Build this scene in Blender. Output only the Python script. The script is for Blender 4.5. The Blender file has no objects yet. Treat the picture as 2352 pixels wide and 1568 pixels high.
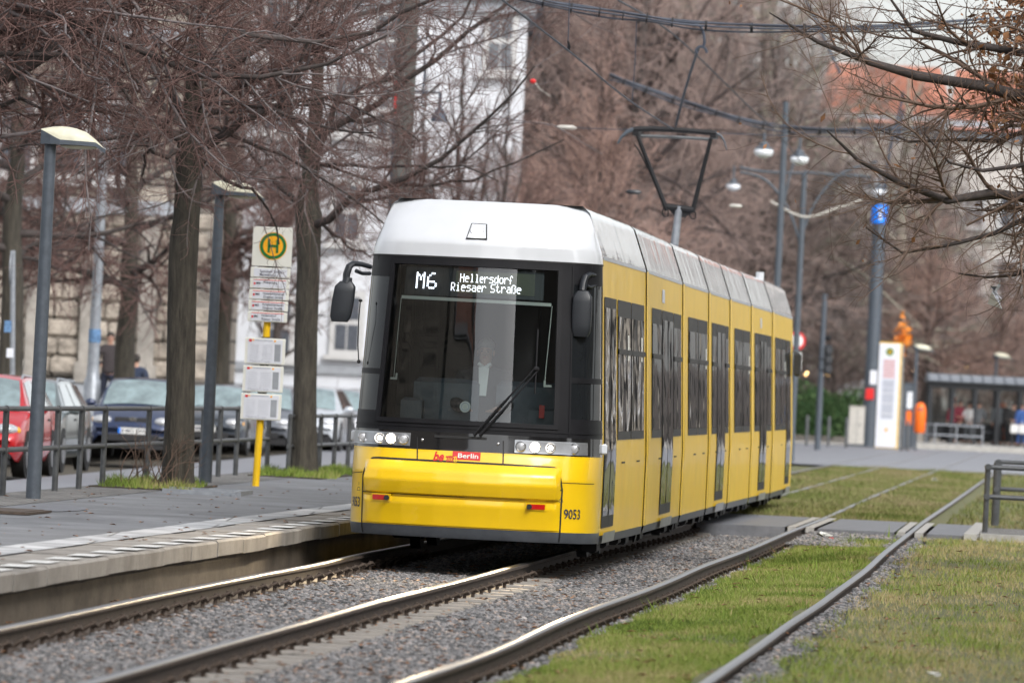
import bpy, math, random
import numpy as np
from mathutils import Matrix, Vector

# ------------------------------------------------------------------ camera, world, light
SC = bpy.context.scene
F = 15027.0; HC = 1.65; ROLL = math.radians(2.8); PIT = math.atan(96 / F)
_f = np.array([0, math.cos(PIT), math.sin(PIT)]); _r = np.array([1., 0, 0]); _u = np.cross(_r, _f)
_ir = _r * math.cos(ROLL) + _u * math.sin(ROLL)
_iu = _u * math.cos(ROLL) - _r * math.sin(ROLL)
cam_d = bpy.data.cameras.new('camera'); cam = bpy.data.objects.new('camera', cam_d)
SC.collection.objects.link(cam); SC.camera = cam
cam.matrix_world = Matrix(((_ir[0], _iu[0], -_f[0], 0), (_ir[1], _iu[1], -_f[1], 0), (_ir[2], _iu[2], -_f[2], HC), (0, 0, 0, 1)))
cam_d.sensor_width = 36; cam_d.lens = F / 2352 * 36
cam_d.clip_start = 0.5; cam_d.clip_end = 3000
cam_d.dof.use_dof = True; cam_d.dof.focus_distance = 62; cam_d.dof.aperture_fstop = 4.0

W = bpy.data.worlds.new("World"); SC.world = W; W.use_nodes = True
wn = W.node_tree.nodes; wl = W.node_tree.links
SUN_EL = math.radians(42); SUN_AZ = math.radians(150)
sky = wn.new('ShaderNodeTexSky'); sky.sky_type = 'NISHITA'; sky.sun_disc = False
sky.sun_elevation = SUN_EL; sky.sun_rotation = SUN_AZ; sky.air_density = 1.0; sky.dust_density = 3.0
hs = wn.new('ShaderNodeHueSaturation'); hs.inputs['Saturation'].default_value = 0.22
wl.new(sky.outputs[0], hs.inputs['Color'])
wl.new(hs.outputs[0], wn['Background'].inputs[0]); wn['Background'].inputs[1].default_value = 0.13
sd = bpy.data.lights.new('sun', 'SUN'); sd.energy = 0.7; sd.angle = math.radians(25); sd.color = (1, .97, .93)
so = bpy.data.objects.new('sun', sd); SC.collection.objects.link(so)
so.rotation_euler = (math.radians(90) - SUN_EL, 0, math.pi - SUN_AZ)
SC.view_settings.view_transform = 'Standard'; SC.view_settings.look = 'None'
SC.view_settings.gamma = 1; SC.view_settings.exposure = 1.1
SC.render.engine = 'CYCLES'

# ------------------------------------------------------------------ helpers
def at(px, py, Y):
    d = _f + _ir * ((px - 1176) / F) + _iu * ((784 - py) / F); d = d / d[1]
    return np.array([0, 0, HC]) + d * Y
def gr(px, py, z=0.0):
    d = _f + _ir * ((px - 1176) / F) + _iu * ((784 - py) / F)
    return np.array([0, 0, HC]) + d * ((z - HC) / d[2])
def proj(p):
    v = np.array(p) - [0, 0, HC]; w = v @ _f
    return 1176 + F * (v @ _ir) / w, 784 - F * (v @ _iu) / w

COL = SC.collection
def link(o, parent=None):
    COL.objects.link(o)
    if parent: o.parent = parent
    return o
def tag(o, label=None, cat=None, group=None, kind=None):
    if label: o['label'] = label
    if cat: o['category'] = cat
    if group: o['group'] = group
    if kind: o['kind'] = kind
    return o
def empty(name, loc, rz=0, label=None, cat=None, group=None):
    o = bpy.data.objects.new(name, None); o.location = tuple(loc); o.rotation_euler = (0, 0, rz)
    o.empty_display_size = .2
    return tag(link(o), label, cat, group)
def copy_tree(o, parent=None):
    c = o.copy(); link(c); c.parent = parent
    for ch in list(o.children): copy_tree(ch, c)
    return c

def fast_mesh(name, V, faces_list, mats, smooth=False, attr=None):
    """faces_list: list of (array (n,k), matindex)"""
    me = bpy.data.meshes.new(name)
    V = np.asarray(V, dtype=np.float32)
    me.vertices.add(len(V)); me.vertices.foreach_set('co', V.ravel())
    nl = sum(f.size for f, _ in faces_list); nf = sum(len(f) for f, _ in faces_list)
    me.loops.add(nl); me.polygons.add(nf)
    vi = np.concatenate([np.asarray(f).ravel() for f, _ in faces_list]).astype(np.int32)
    ls = []; mi = []; s = 0
    for f, m in faces_list:
        k = f.shape[1]; ls.append(s + np.arange(len(f)) * k); s += f.size
        mi.append(m if isinstance(m, np.ndarray) else np.full(len(f), m))
    me.loops.foreach_set('vertex_index', vi)
    me.polygons.foreach_set('loop_start', np.concatenate(ls).astype(np.int32))
    me.polygons.foreach_set('material_index', np.concatenate(mi).astype(np.int32))
    if smooth: me.polygons.foreach_set('use_smooth', np.ones(nf, dtype=bool))
    for m in mats: me.materials.append(m)
    if attr is not None:
        a = me.attributes.new('rnd', 'FLOAT', 'POINT'); a.data.foreach_set('value', np.asarray(attr, dtype=np.float32))
    me.update(calc_edges=True); me.validate()
    return me

class MB:
    def __init__(s): s.v = []; s.f = []; s.m = []
    def add(s, vs, fs, mi=0):
        b = len(s.v); s.v += [tuple(float(c) for c in v) for v in vs]
        for f in fs: s.f.append([i + b for i in f]); s.m.append(mi)
        return s
    def box(s, c, d, rz=0, mi=0, ch=0.0, rx=0):
        x, y, z = d[0] / 2, d[1] / 2, d[2] / 2
        if ch > 0:
            ch = min(ch, x * .9, y * .9, z * .9)
            pts = []
            for sz in (-1, 1):
                for (zz, k) in ((z, ch), (z - ch, 0)) if sz == 1 else ((-z, ch), (-(z - ch), 0)):
                    xx, yy = x - k, y - k
                    pts.append([(-xx + (0 if k else ch) * 0, -yy, zz), (xx, -yy, zz), (xx, yy, zz), (-xx, yy, zz)])
            order = [pts[0], pts[1], pts[3], pts[2]]
            vs = [p for ring in order for p in ring]
            fs = [(3, 2, 1, 0), (12, 13, 14, 15)]
            for r in range(3):
                for k in range(4):
                    a = r * 4 + k; b = r * 4 + (k + 1) % 4
                    fs.append((a, b, b + 4, a + 4))
        else:
            vs = [(-x, -y, -z), (x, -y, -z), (x, y, -z), (-x, y, -z), (-x, -y, z), (x, -y, z), (x, y, z), (-x, y, z)]
            fs = [(3, 2, 1, 0), (4, 5, 6, 7), (0, 1, 5, 4), (1, 2, 6, 5), (2, 3, 7, 6), (3, 0, 4, 7)]
        if rx:
            cx, sx = math.cos(rx), math.sin(rx); vs = [(a, b * cx - e * sx, b * sx + e * cx) for a, b, e in vs]
        cz, sz_ = math.cos(rz), math.sin(rz)
        vs = [(c[0] + a * cz - b * sz_, c[1] + a * sz_ + b * cz, c[2] + e) for a, b, e in vs]
        return s.add(vs, fs, mi)
    def tube(s, pts, rad, n=8, mi=0, cap=True):
        pts = [np.array(p, float) for p in pts]
        if not hasattr(rad, '__len__'): rad = [rad] * len(pts)
        vs = []; N = len(pts); up = None
        for i, p in enumerate(pts):
            t = pts[min(i + 1, N - 1)] - pts[max(i - 1, 0)]; t = t / (np.linalg.norm(t) + 1e-9)
            if up is None:
                up = np.array([0, 0, 1.]) if abs(t[2]) < .9 else np.array([1., 0, 0])
            a = np.cross(t, up); a /= np.linalg.norm(a) + 1e-9; b = np.cross(a, t); up = b
            for k in range(n):
                an = 2 * math.pi * k / n
                vs.append(p + rad[i] * (a * math.cos(an) + b * math.sin(an)))
        fs = []
        for i in range(N - 1):
            for k in range(n):
                k2 = (k + 1) % n
                fs.append((i * n + k, (i + 1) * n + k, (i + 1) * n + k2, i * n + k2))
        if cap: fs.append(tuple(range(n))); fs.append(tuple(range((N - 1) * n + n - 1, (N - 1) * n - 1, -1)))
        return s.add(vs, fs, mi)
    def cyl(s, p0, p1, r, n=16, mi=0, r1=None): return s.tube([p0, p1], [r, r if r1 is None else r1], n, mi)
    def lathe(s, c, prof, n=20, mi=0, axis='z'):
        vs = []; N = len(prof)
        for r, h in prof:
            for k in range(n):
                a = 2 * math.pi * k / n
                if axis == 'z': vs.append((c[0] + r * math.cos(a), c[1] + r * math.sin(a), c[2] + h))
                elif axis == 'y': vs.append((c[0] + r * math.cos(a), c[1] + h, c[2] + r * math.sin(a)))
                else: vs.append((c[0] + h, c[1] + r * math.cos(a), c[2] + r * math.sin(a)))
        fs = []
        for i in range(N - 1):
            for k in range(n):
                k2 = (k + 1) % n
                q = (i * n + k, i * n + k2, (i + 1) * n + k2, (i + 1) * n + k)
                fs.append(q if axis == 'z' or axis == 'x' else q[::-1])
        fs.append(tuple(range(n))); fs.append(tuple(range(N * n - 1, N * n - n - 1, -1)))
        return s.add(vs, fs, mi)
    def ell(s, c, r, mi=0, nu=14, nv=9, rz=0):
        vs = []
        cz, sz = math.cos(rz), math.sin(rz)
        for j in range(nv + 1):
            ph = math.pi * j / nv
            for k in range(nu):
                a = 2 * math.pi * k / nu
                x, y, z = r[0] * math.sin(ph) * math.cos(a), r[1] * math.sin(ph) * math.sin(a), r[2] * math.cos(ph)
                vs.append((c[0] + x * cz - y * sz, c[1] + x * sz + y * cz, c[2] + z))
        fs = []
        for j in range(nv):
            for k in range(nu):
                k2 = (k + 1) % nu
                fs.append((j * nu + k, (j + 1) * nu + k, (j + 1) * nu + k2, j * nu + k2))
        return s.add(vs, fs, mi)
    def grid(s, rows, mi=0, flip=False):
        n = len(rows[0]); vs = [p for r in rows for p in r]; fs = []
        for i in range(len(rows) - 1):
            for k in range(n - 1):
                q = (i * n + k, i * n + k + 1, (i + 1) * n + k + 1, (i + 1) * n + k)
                fs.append(q[::-1] if flip else q)
        return s.add(vs, fs, mi)
    def prism(s, poly, y0, y1, mi=0):
        """poly in xz plane, extruded along y"""
        n = len(poly)
        vs = [(x, y0, z) for x, z in poly] + [(x, y1, z) for x, z in poly]
        fs = [tuple(range(n)), tuple(range(2 * n - 1, n - 1, -1))]
        for k in range(n):
            k2 = (k + 1) % n; fs.append((k2, k, k + n, k2 + n))
        return s.add(vs, fs, mi)
    def build(s, name, mats, parent=None, smooth=False, loc=None, label=None, ang=35):
        if not isinstance(mats, (list, tuple)): mats = [mats]
        me = bpy.data.meshes.new(name); me.from_pydata(s.v, [], s.f)
        me.polygons.foreach_set('material_index', s.m)
        for m in mats: me.materials.append(m)
        if smooth:
            me.polygons.foreach_set('use_smooth', [True] * len(me.polygons))
            try: me.set_sharp_from_angle(angle=math.radians(ang))
            except Exception: pass
        me.validate(); me.update()
        o = bpy.data.objects.new(name, me); link(o, parent)
        if loc is not None: o.location = tuple(loc)
        if label: o['label'] = label
        return o

# ------------------------------------------------------------------ materials
def pm(name, col, rough=.5, metal=0, var=.12, scale=6, bump=0, bscale=40, coat=0, stretch=(1, 1, 1), col2=None, det=4, rvar=0, spec=None, dist=.01, wave=0, orand=0, ior=None):
    m = bpy.data.materials.new(name); m.use_nodes = True
    nt = m.node_tree; N = nt.nodes; L = nt.links; b = N['Principled BSDF']
    b.inputs['Roughness'].default_value = rough; b.inputs['Metallic'].default_value = metal
    b.inputs['Coat Weight'].default_value = coat; b.inputs['Coat Roughness'].default_value = .04
    if spec is not None: b.inputs['Specular IOR Level'].default_value = spec
    tc = N.new('ShaderNodeTexCoord'); mp = N.new('ShaderNodeMapping'); mp.inputs['Scale'].default_value = stretch
    L.new(tc.outputs['Object'], mp.inputs[0])
    nz = N.new('ShaderNodeTexNoise'); nz.inputs['Scale'].default_value = scale; nz.inputs['Detail'].default_value = det
    nz.inputs['Roughness'].default_value = .65
    L.new(mp.outputs[0], nz.inputs['Vector'])
    mix = N.new('ShaderNodeMix'); mix.data_type = 'RGBA'
    c = np.array(col[:3]); c2 = np.array(col2[:3]) if col2 is not None else np.minimum(c * (1 + var), 1)
    c1 = c if col2 is not None else c * (1 - var)
    mix.inputs[6].default_value = (*c1, 1); mix.inputs[7].default_value = (*c2, 1)
    mr = N.new('ShaderNodeMapRange'); mr.inputs[1].default_value = .33; mr.inputs[2].default_value = .67
    L.new(nz.outputs[0], mr.inputs[0]); L.new(mr.outputs[0], mix.inputs[0]); L.new(mix.outputs[2], b.inputs['Base Color'])
    if ior: b.inputs['IOR'].default_value = ior
    if orand:
        oi = N.new('ShaderNodeObjectInfo'); m4 = N.new('ShaderNodeMapRange'); m4.inputs[3].default_value = 1 - orand; m4.inputs[4].default_value = 1 + orand
        h4 = N.new('ShaderNodeHueSaturation'); L.new(oi.outputs['Random'], m4.inputs[0]); L.new(m4.outputs[0], h4.inputs['Value']); L.new(m4.outputs[0], h4.inputs['Saturation'])
        L.new(mix.outputs[2], h4.inputs['Color']); L.new(h4.outputs[0], b.inputs['Base Color'])
    if wave:
        n5 = N.new('ShaderNodeTexNoise'); n5.inputs['Scale'].default_value = 1.6; n5.inputs['Detail'].default_value = 1; L.new(tc.outputs['Object'], n5.inputs['Vector'])
        b5 = N.new('ShaderNodeBump'); b5.inputs['Strength'].default_value = 1; b5.inputs['Distance'].default_value = wave; L.new(n5.outputs[0], b5.inputs['Height'])
        L.new(b5.outputs[0], b.inputs['Normal']); L.new(b5.outputs[0], b.inputs['Coat Normal'])
    if rvar:
        m2 = N.new('ShaderNodeMapRange'); m2.inputs[3].default_value = rough - rvar; m2.inputs[4].default_value = rough + rvar
        L.new(nz.outputs[0], m2.inputs[0]); L.new(m2.outputs[0], b.inputs['Roughness'])
    if bump:
        n2 = N.new('ShaderNodeTexNoise'); n2.inputs['Scale'].default_value = bscale; n2.inputs['Detail'].default_value = 5
        L.new(mp.outputs[0], n2.inputs['Vector'])
        bp = N.new('ShaderNodeBump'); bp.inputs['Strength'].default_value = bump; bp.inputs['Distance'].default_value = dist
        L.new(n2.outputs[0], bp.inputs['Height']); L.new(bp.outputs[0], b.inputs['Normal'])
    return m
def em(name, col, st):
    m = bpy.data.materials.new(name); m.use_nodes = True
    b = m.node_tree.nodes['Principled BSDF']; b.inputs['Base Color'].default_value = (*col, 1)
    b.inputs['Emission Color'].default_value = (*col, 1); b.inputs['Emission Strength'].default_value = st
    return m
def glass(name, col=(.6, .7, .7), rough=.02, trans=.6):
    """thin pane: part see-through, part mirror by fresnel"""
    m = bpy.data.materials.new(name); m.use_nodes = True; nt = m.node_tree; N = nt.nodes; L = nt.links
    N.remove(N['Principled BSDF'])
    t = N.new('ShaderNodeBsdfTransparent'); t.inputs[0].default_value = (*[c * trans for c in col], 1)
    g = N.new('ShaderNodeBsdfGlossy'); g.inputs['Roughness'].default_value = rough
    fr = N.new('ShaderNodeFresnel'); fr.inputs[0].default_value = 1.85
    nz = N.new('ShaderNodeTexNoise'); nz.inputs['Scale'].default_value = 1.3
    bp = N.new('ShaderNodeBump'); bp.inputs['Strength'].default_value = .12; bp.inputs['Distance'].default_value = .01
    tc = N.new('ShaderNodeTexCoord'); L.new(tc.outputs['Object'], nz.inputs['Vector'])
    L.new(nz.outputs[0], bp.inputs['Height']); L.new(bp.outputs[0], g.inputs['Normal'])
    mx = N.new('ShaderNodeMixShader'); L.new(fr.outputs[0], mx.inputs[0]); L.new(t.outputs[0], mx.inputs[1]); L.new(g.outputs[0], mx.inputs[2])
    L.new(mx.outputs[0], N['Material Output'].inputs[0])
    return m
def attr_mat(name, stops, rough=.8, nscale=0.6, nmix=.5, spec=.2):
    """colour from a per-piece random attribute mixed with a world-scale patch noise"""
    m = bpy.data.materials.new(name); m.use_nodes = True; nt = m.node_tree; N = nt.nodes; L = nt.links; b = N['Principled BSDF']
    b.inputs['Roughness'].default_value = rough; b.inputs['Specular IOR Level'].default_value = spec
    a = N.new('ShaderNodeAttribute'); a.attribute_name = 'rnd'
    nz = N.new('ShaderNodeTexNoise'); nz.inputs['Scale'].default_value = nscale; nz.inputs['Detail'].default_value = 5
    tc = N.new('ShaderNodeTexCoord'); mp = N.new('ShaderNodeMapping'); mp.inputs['Scale'].default_value = (1, .45, 1)
    L.new(tc.outputs['Object'], mp.inputs[0]); L.new(mp.outputs[0], nz.inputs['Vector'])
    mr = N.new('ShaderNodeMapRange'); mr.inputs[1].default_value = .3; mr.inputs[2].default_value = .7; L.new(nz.outputs[0], mr.inputs[0])
    mx = N.new('ShaderNodeMix'); mx.data_type = 'FLOAT'; mx.inputs[0].default_value = nmix
    L.new(a.outputs['Fac'], mx.inputs[2]); L.new(mr.outputs[0], mx.inputs[3])
    cr = N.new('ShaderNodeValToRGB'); e = cr.color_ramp.elements
    e[0].position = stops[0][0]; e[0].color = (*stops[0][1], 1); e[1].position = stops[-1][0]; e[1].color = (*stops[-1][1], 1)
    for p, c in stops[1:-1]:
        q = e.new(p); q.color = (*c, 1)
    L.new(mx.outputs[0], cr.inputs[0]); L.new(cr.outputs[0], b.inputs['Base Color'])
    return m

M = dict(
    yellow=pm('tram_yellow', (.9, .57, .006), .28, var=.04, scale=2, coat=.5, wave=.006),
    sideyellow=pm('side_yellow', (.87, .555, .01), .3, var=.06, scale=2, coat=.12, spec=.3, wave=.006),
    white=pm('tram_white', (.64, .66, .69), .2, var=.03, scale=2, coat=.8, wave=.005),
    skirt=pm('tram_grey', (.09, .1, .115), .4, var=.15, scale=8),
    black=pm('tram_black', (.012, .012, .014), .45, var=.1, spec=.18),
    rubber=pm('rubber', (.015, .015, .015), .7, var=.2),
    plastic=pm('mirror_plastic', (.018, .021, .026), .4, var=.1),
    sglass=pm('side_glass', (.012, .014, .016), .03, var=.1, spec=.4, wave=.014),
    gloss_black=pm('gloss_black', (.012, .012, .013), .12, var=.1, coat=.5),
    wglass=glass('windscreen_glass', (.85, .95, .95), trans=.92),
    lens=glass('lens_glass', (.9, .95, 1), trans=.85),
    chrome=pm('chrome', (.6, .6, .6), .15, 1, var=.05),
    alu=pm('aluminium', (.5, .52, .55), .35, .8, var=.1),
    steel=pm('polished_rail', (.24, .235, .235), .36, 1, var=.15, scale=3, stretch=(8, .6, 1), rvar=.06),
    rust=pm('rail_side', (.075, .055, .042), .75, .1, var=.3, scale=14, bump=.3),
    darkmetal=pm('dark_metal', (.014, .014, .016), .55, 0, var=.2, spec=.25),
    lampgrey=pm('post_grey', (.075, .09, .11), .45, .1, var=.15, scale=12, bump=.1),
    fence=pm('fence_paint', (.085, .09, .095), .42, .3, var=.2, scale=9, rvar=.1),
    cream=pm('cream_cover', (.62, .6, .46), .45, var=.1, scale=9),
    signwhite=pm('sign_white', (.74, .74, .68), .45, var=.03, scale=5),
    paper=pm('paper', (.68, .7, .76), .3, var=.04, scale=8),
    signyellow=pm('sign_yellow', (.85, .52, .01), .4, var=.06),
    green=pm('sign_green', (.0, .15, .035), .4, var=.05),
    orange=pm('sign_orange', (.9, .42, .01), .4, var=.04),
    ink=pm('ink', (.035, .04, .07), .6, var=.05),
    greyink=pm('pale_ink', (.42, .44, .5), .6, var=.05),
    red=pm('red_paint', (.62, .02, .02), .35, var=.06),
    redlens=pm('red_lens', (.55, .012, .008), .15, var=.08, coat=.6),
    whitepaint=pm('white_paint', (.75, .75, .73), .5, var=.06),
    asphalt=pm('platform_asphalt', (.165, .17, .18), .66, var=.34, scale=1.1, bump=.5, bscale=90, dist=.01, det=8, rvar=.12),
    road=pm('road_asphalt', (.19, .195, .215), .5, var=.12, scale=1.2, bump=.25, bscale=60, det=8, rvar=.12),
    path=pm('path_asphalt', (.15, .155, .17), .6, var=.2, scale=6, bump=.4, bscale=70, det=8),
    concrete=pm('concrete', (.27, .25, .225), .75, var=.3, scale=2, bump=.4, bscale=50, det=8),
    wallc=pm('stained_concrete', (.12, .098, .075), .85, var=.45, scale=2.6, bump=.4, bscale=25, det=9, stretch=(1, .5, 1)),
    kerb=pm('kerb_stone', (.36, .35, .33), .7, var=.2, scale=8, bump=.3),
    tactile=pm('tactile_white', (.52, .53, .53), .6, var=.28, scale=3.5, bump=.8, bscale=60, det=8),
    marking=pm('worn_marking', (.66, .66, .64), .6, var=.2, scale=14, det=8),
    cobble=None,
    bark=pm('bark', (.05, .044, .034), .9, var=.5, scale=18, bump=1, bscale=26, stretch=(1, 1, .16), det=8, dist=.03),
    bark_pale=pm('pale_bark', (.25, .235, .19), .85, var=.35, scale=3, bump=.3, det=6),
    limb=pm('limb_bark', (.055, .045, .042), .85, var=.4, scale=6),
    twig=pm('red_twig', (.135, .078, .068), .8, var=.3, scale=2),
    twig2=pm('brown_twig', (.13, .085, .062), .8, var=.3, scale=2),
    limbgrey=pm('grey_branch', (.15, .13, .13), .75, var=.35, scale=5),
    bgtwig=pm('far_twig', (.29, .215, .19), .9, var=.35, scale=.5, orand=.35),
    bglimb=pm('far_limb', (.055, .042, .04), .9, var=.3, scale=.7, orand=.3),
    leaf=pm('dry_leaf', (.26, .12, .05), .7, var=.5, scale=9),
    earth=pm('earth', (.06, .05, .035), .95, var=.4, scale=7, bump=.5),
    lawn=pm('lawn_soil', (.085, .1, .035), .95, col2=(.15, .14, .065), scale=1.2, bump=.5, det=9),
    ballast=pm('ballast_base', (.14, .138, .136), .9, var=.5, scale=28, bump=1, bscale=30, det=9, dist=.04),
    stonewall=None,
    whitewall=pm('pale_render', (.6, .62, .66), .85, var=.06, scale=1.2, bump=.1),
    trimgrey=pm('grey_trim', (.3, .32, .35), .8, var=.1),
    window=pm('window_glass', (.09, .1, .12), .1, var=.2, spec=.8),
    wframe=pm('window_frame', (.5, .5, .5), .5, var=.05),
    rooftile=pm('roof_tile', (.36, .15, .1), .8, var=.3, scale=3, bump=.5, bscale=9),
    palewall=pm('far_pale_wall', (.5, .47, .44), .85, var=.12, scale=1),
    galv=pm('galvanised', (.28, .3, .33), .45, .4, var=.15, scale=9),
    mutedblue=pm('notice_blue', (.1, .2, .36), .5, var=.5, scale=20), blue=pm('blue_enamel', (.0, .2, .85), .4, var=.06),
    bin=pm('bin_orange', (.9, .16, .01), .4, var=.06),
    skin=pm('skin', (.45, .26, .19), .55, var=.06), hair=pm('hair', (.02, .015, .012), .6, var=.2),
    greyhair=pm('grey_hair', (.25, .24, .23), .6, var=.2),
    tyre=pm('tyre', (.018, .018, .019), .8, var=.2), rim=pm('rim', (.4, .41, .43), .35, .7, var=.1),
    carglass=pm('car_glass', (.06, .085, .09), .05, var=.3, scale=2, ior=2.6, coat=1),
    carscreen=pm('car_windscreen_skytint', (.2, .27, .28), .08, var=.35, scale=2.5, ior=2.2, coat=1),  # pale teal sky reflection put into the base colour
    carblack=pm('car_trim', (.02, .02, .022), .5, var=.1),
    headlamp=pm('headlamp', (.55, .56, .58), .15, .3, var=.2, scale=18, coat=.8),
    plate=pm('plate_white', (.7, .7, .68), .4, var=.03),
    insul=pm('insulator', (.5, .48, .44), .4, var=.1), cable=pm('cable', (.05, .06, .085), .6, var=.2),
    foliage=None,
    lit=em('headlight_lit', (1, .84, .6), 60), lit2=em('headlight_dim', (1, .92, .8), 5), led=em('led_white', (.93, .9, 1), 1.8),
    lit_roof=em('roof_light_lit', (1, .95, .85), 9), warm=em('warm_lamp', (1, .62, .25), 6), redlit=em('red_lit', (1, .03, .02), 4),
    teal=em('teal_lit', (.02, .8, .6), 2),
    globe=pm('globe_white', (.75, .78, .82), .25, var=.1, coat=.5),
)

def brick_mat(name, c1, c2, mortar, scale, bw, rh, ms=.02, bump=.6, rough=.8, axis=None, dist=.05):
    m = bpy.data.materials.new(name); m.use_nodes = True; nt = m.node_tree; N = nt.nodes; L = nt.links; b = N['Principled BSDF']
    b.inputs['Roughness'].default_value = rough
    tc = N.new('ShaderNodeTexCoord'); mp = N.new('ShaderNodeMapping')
    if axis == 'xz': mp.inputs['Rotation'].default_value = (math.radians(90), 0, 0)
    L.new(tc.outputs['Object'], mp.inputs[0])
    br = N.new('ShaderNodeTexBrick'); br.inputs['Scale'].default_value = scale
    br.inputs['Color1'].default_value = (*c1, 1); br.inputs['Color2'].default_value = (*c2, 1); br.inputs['Mortar'].default_value = (*mortar, 1)
    br.inputs['Mortar Size'].default_value = ms; br.inputs['Brick Width'].default_value = bw; br.inputs['Row Height'].default_value = rh
    br.inputs['Mortar Smooth'].default_value = .3
    L.new(mp.outputs[0], br.inputs['Vector'])
    nz = N.new('ShaderNodeTexNoise'); nz.inputs['Scale'].default_value = 3; nz.inputs['Detail'].default_value = 9
    L.new(tc.outputs['Object'], nz.inputs['Vector'])
    mx = N.new('ShaderNodeMix'); mx.data_type = 'RGBA'; mx.blend_type = 'MULTIPLY'; mx.inputs[0].default_value = .75
    mr = N.new('ShaderNodeMapRange'); mr.inputs[1].default_value = .3; mr.inputs[2].default_value = .7; mr.inputs[3].default_value = .45; mr.inputs[4].default_value = 1.3
    L.new(nz.outputs[0], mr.inputs[0]); L.new(br.outputs['Color'], mx.inputs[6]); L.new(mr.outputs[0], mx.inputs[7])
    L.new(mx.outputs[2], b.inputs['Base Color'])
    ad = N.new('ShaderNodeMath'); ad.operation = 'SUBTRACT'; L.new(nz.outputs[0], ad.inputs[0]); L.new(br.outputs['Fac'], ad.inputs[1])
    bp = N.new('ShaderNodeBump'); bp.inputs['Strength'].default_value = bump; bp.inputs['Distance'].default_value = dist
    L.new(ad.outputs[0], bp.inputs['Height']); L.new(bp.outputs[0], b.inputs['Normal'])
    return m
M['cobble'] = brick_mat('small_cobbles', (.26, .25, .24), (.17, .165, .16), (.05, .05, .045), 1, .11, .1, .012, dist=.02)
M['stonewall'] = brick_mat('rusticated_stone', (.36, .32, .27), (.28, .25, .21), (.04, .035, .03), 1, 1.1, .62, .04, bump=1, axis='xz', dist=.2)
M['tactile'] = brick_mat('tactile_slabs', (.6, .6, .6), (.4, .41, .42), (.2, .2, .2), 1, 1.3, 1.5, .015, bump=.9, rough=.6, dist=.01)
M['mastgrey'] = pm('mast_concrete', (.075, .075, .07), .85, var=.3, scale=3)
M['poster'] = pm('poster_red', (.5, .12, .05), .5)
M['grassdull'] = attr_mat('dull_grass_blades', [(.1, (.05, .065, .02)), (.4, (.12, .15, .035)), (.6, (.2, .19, .08)), (.85, (.27, .21, .13))], nscale=.5, nmix=.55)
M['reflectdark'] = pm('reflection_block_dark', (.12, .105, .09), .9, var=.4, scale=.5, det=8)  # dark tone for the unseen blocks mirrored in the windscreen
M['grass'] = attr_mat('grass_blades', [(.1, (.06, .085, .02)), (.34, (.17, .25, .04)), (.5, (.25, .29, .07)), (.62, (.34, .3, .13)), (.85, (.45, .36, .21))], nscale=.8, nmix=.5)
M['stones'] = attr_mat('ballast_stones', [(0, (.06, .06, .06)), (.4, (.17, .17, .172)), (.8, (.31, .3, .3)), (.95, (.42, .33, .27)), (1, (.6, .58, .56))], nscale=2, nmix=.15)
M['foliage'] = attr_mat('shrub_leaves', [(0, (.015, .04, .015)), (.5, (.04, .085, .03)), (1, (.1, .15, .06))], nmix=.3)

# ------------------------------------------------------------------ text
def text_geo(s, bold=0.0, shear=0.0, spacing=1.0, align='LEFT'):
    cu = bpy.data.curves.new('t', 'FONT'); cu.body = s; cu.size = 1; cu.offset = bold; cu.shear = shear; cu.space_character = spacing
    cu.align_x = align; cu.resolution_u = 3; cu.fill_mode = 'FRONT'
    o = bpy.data.objects.new('t', cu); COL.objects.link(o)
    dg = bpy.context.evaluated_depsgraph_get(); me = bpy.data.meshes.new_from_object(o.evaluated_get(dg))
    vs = [tuple(v.co) for v in me.vertices]; fs = [tuple(p.vertices) for p in me.polygons]
    bpy.data.objects.remove(o); bpy.data.curves.remove(cu); bpy.data.meshes.remove(me)
    return vs, fs
def text_fit(mb, s, x0, x1, z0, z1, fn, mi=0, bold=0.0, shear=0.0, cap=None):
    """fit the text's own bounding box to x0..x1, z0..z1 (x1 None keeps proportions) and map through fn(x,z)"""
    vs, fs = text_geo(s, bold, shear)
    if not vs: return
    xs = [v[0] for v in vs]; ys = [v[1] for v in vs]
    a, b, c, d = min(xs), max(xs), min(ys), max(ys)
    if cap: c, d = cap
    sz = (z1 - z0) / (d - c); sx = (x1 - x0) / (b - a) if x1 is not None else sz * .92
    mb.add([fn(x0 + (v[0] - a) * sx, z0 + (v[1] - c) * sz) for v in vs], fs, mi)

# ------------------------------------------------------------------ ground, tracks, platform
HD = 0.09                                   # heading of the street
def rail_line(px):
    g = np.array([gr(*p)[:2] for p in px]); g = g[np.argsort(g[:, 1])]
    Y = np.arange(20, 320, 1.0)
    k0 = (g[2, 0] - g[0, 0]) / (g[2, 1] - g[0, 1]); k1 = .089
    X = np.interp(Y, g[:, 1], g[:, 0])
    X = np.where(Y < g[0, 1], g[0, 0] + (Y - g[0, 1]) * k0, X); X = np.where(Y > g[-1, 1], g[-1, 0] + (Y - g[-1, 1]) * k1, X)
    for it in range(5):
        X[1:-1] = X[1:-1] * .5 + (X[:-2] + X[2:]) * .25
    return Y, X
PA = [(911,1568),(1139,1494),(1259,1436),(1379,1388),(1464,1361),(1550,1327),(1603,1301),(1712,1263),(1814,1219),(1895,1188),(2004,1139),(2114,1094)]
PB = [(1617,1568),(1676,1526),(1749,1478),(1811,1430),(1876,1391),(1920,1357),(1986,1310),(2033,1266),(2077,1232),(2121,1197),(2187,1153),(2260,1102)]
PC = [(191,1568),(342,1526),(478,1485),(649,1440),(746,1414),(849,1383),(951,1359),(1088,1324),(1191,1296),(1293,1268),(1430,1236),(1533,1214),(1790,1137),(2030,1070)]
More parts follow.
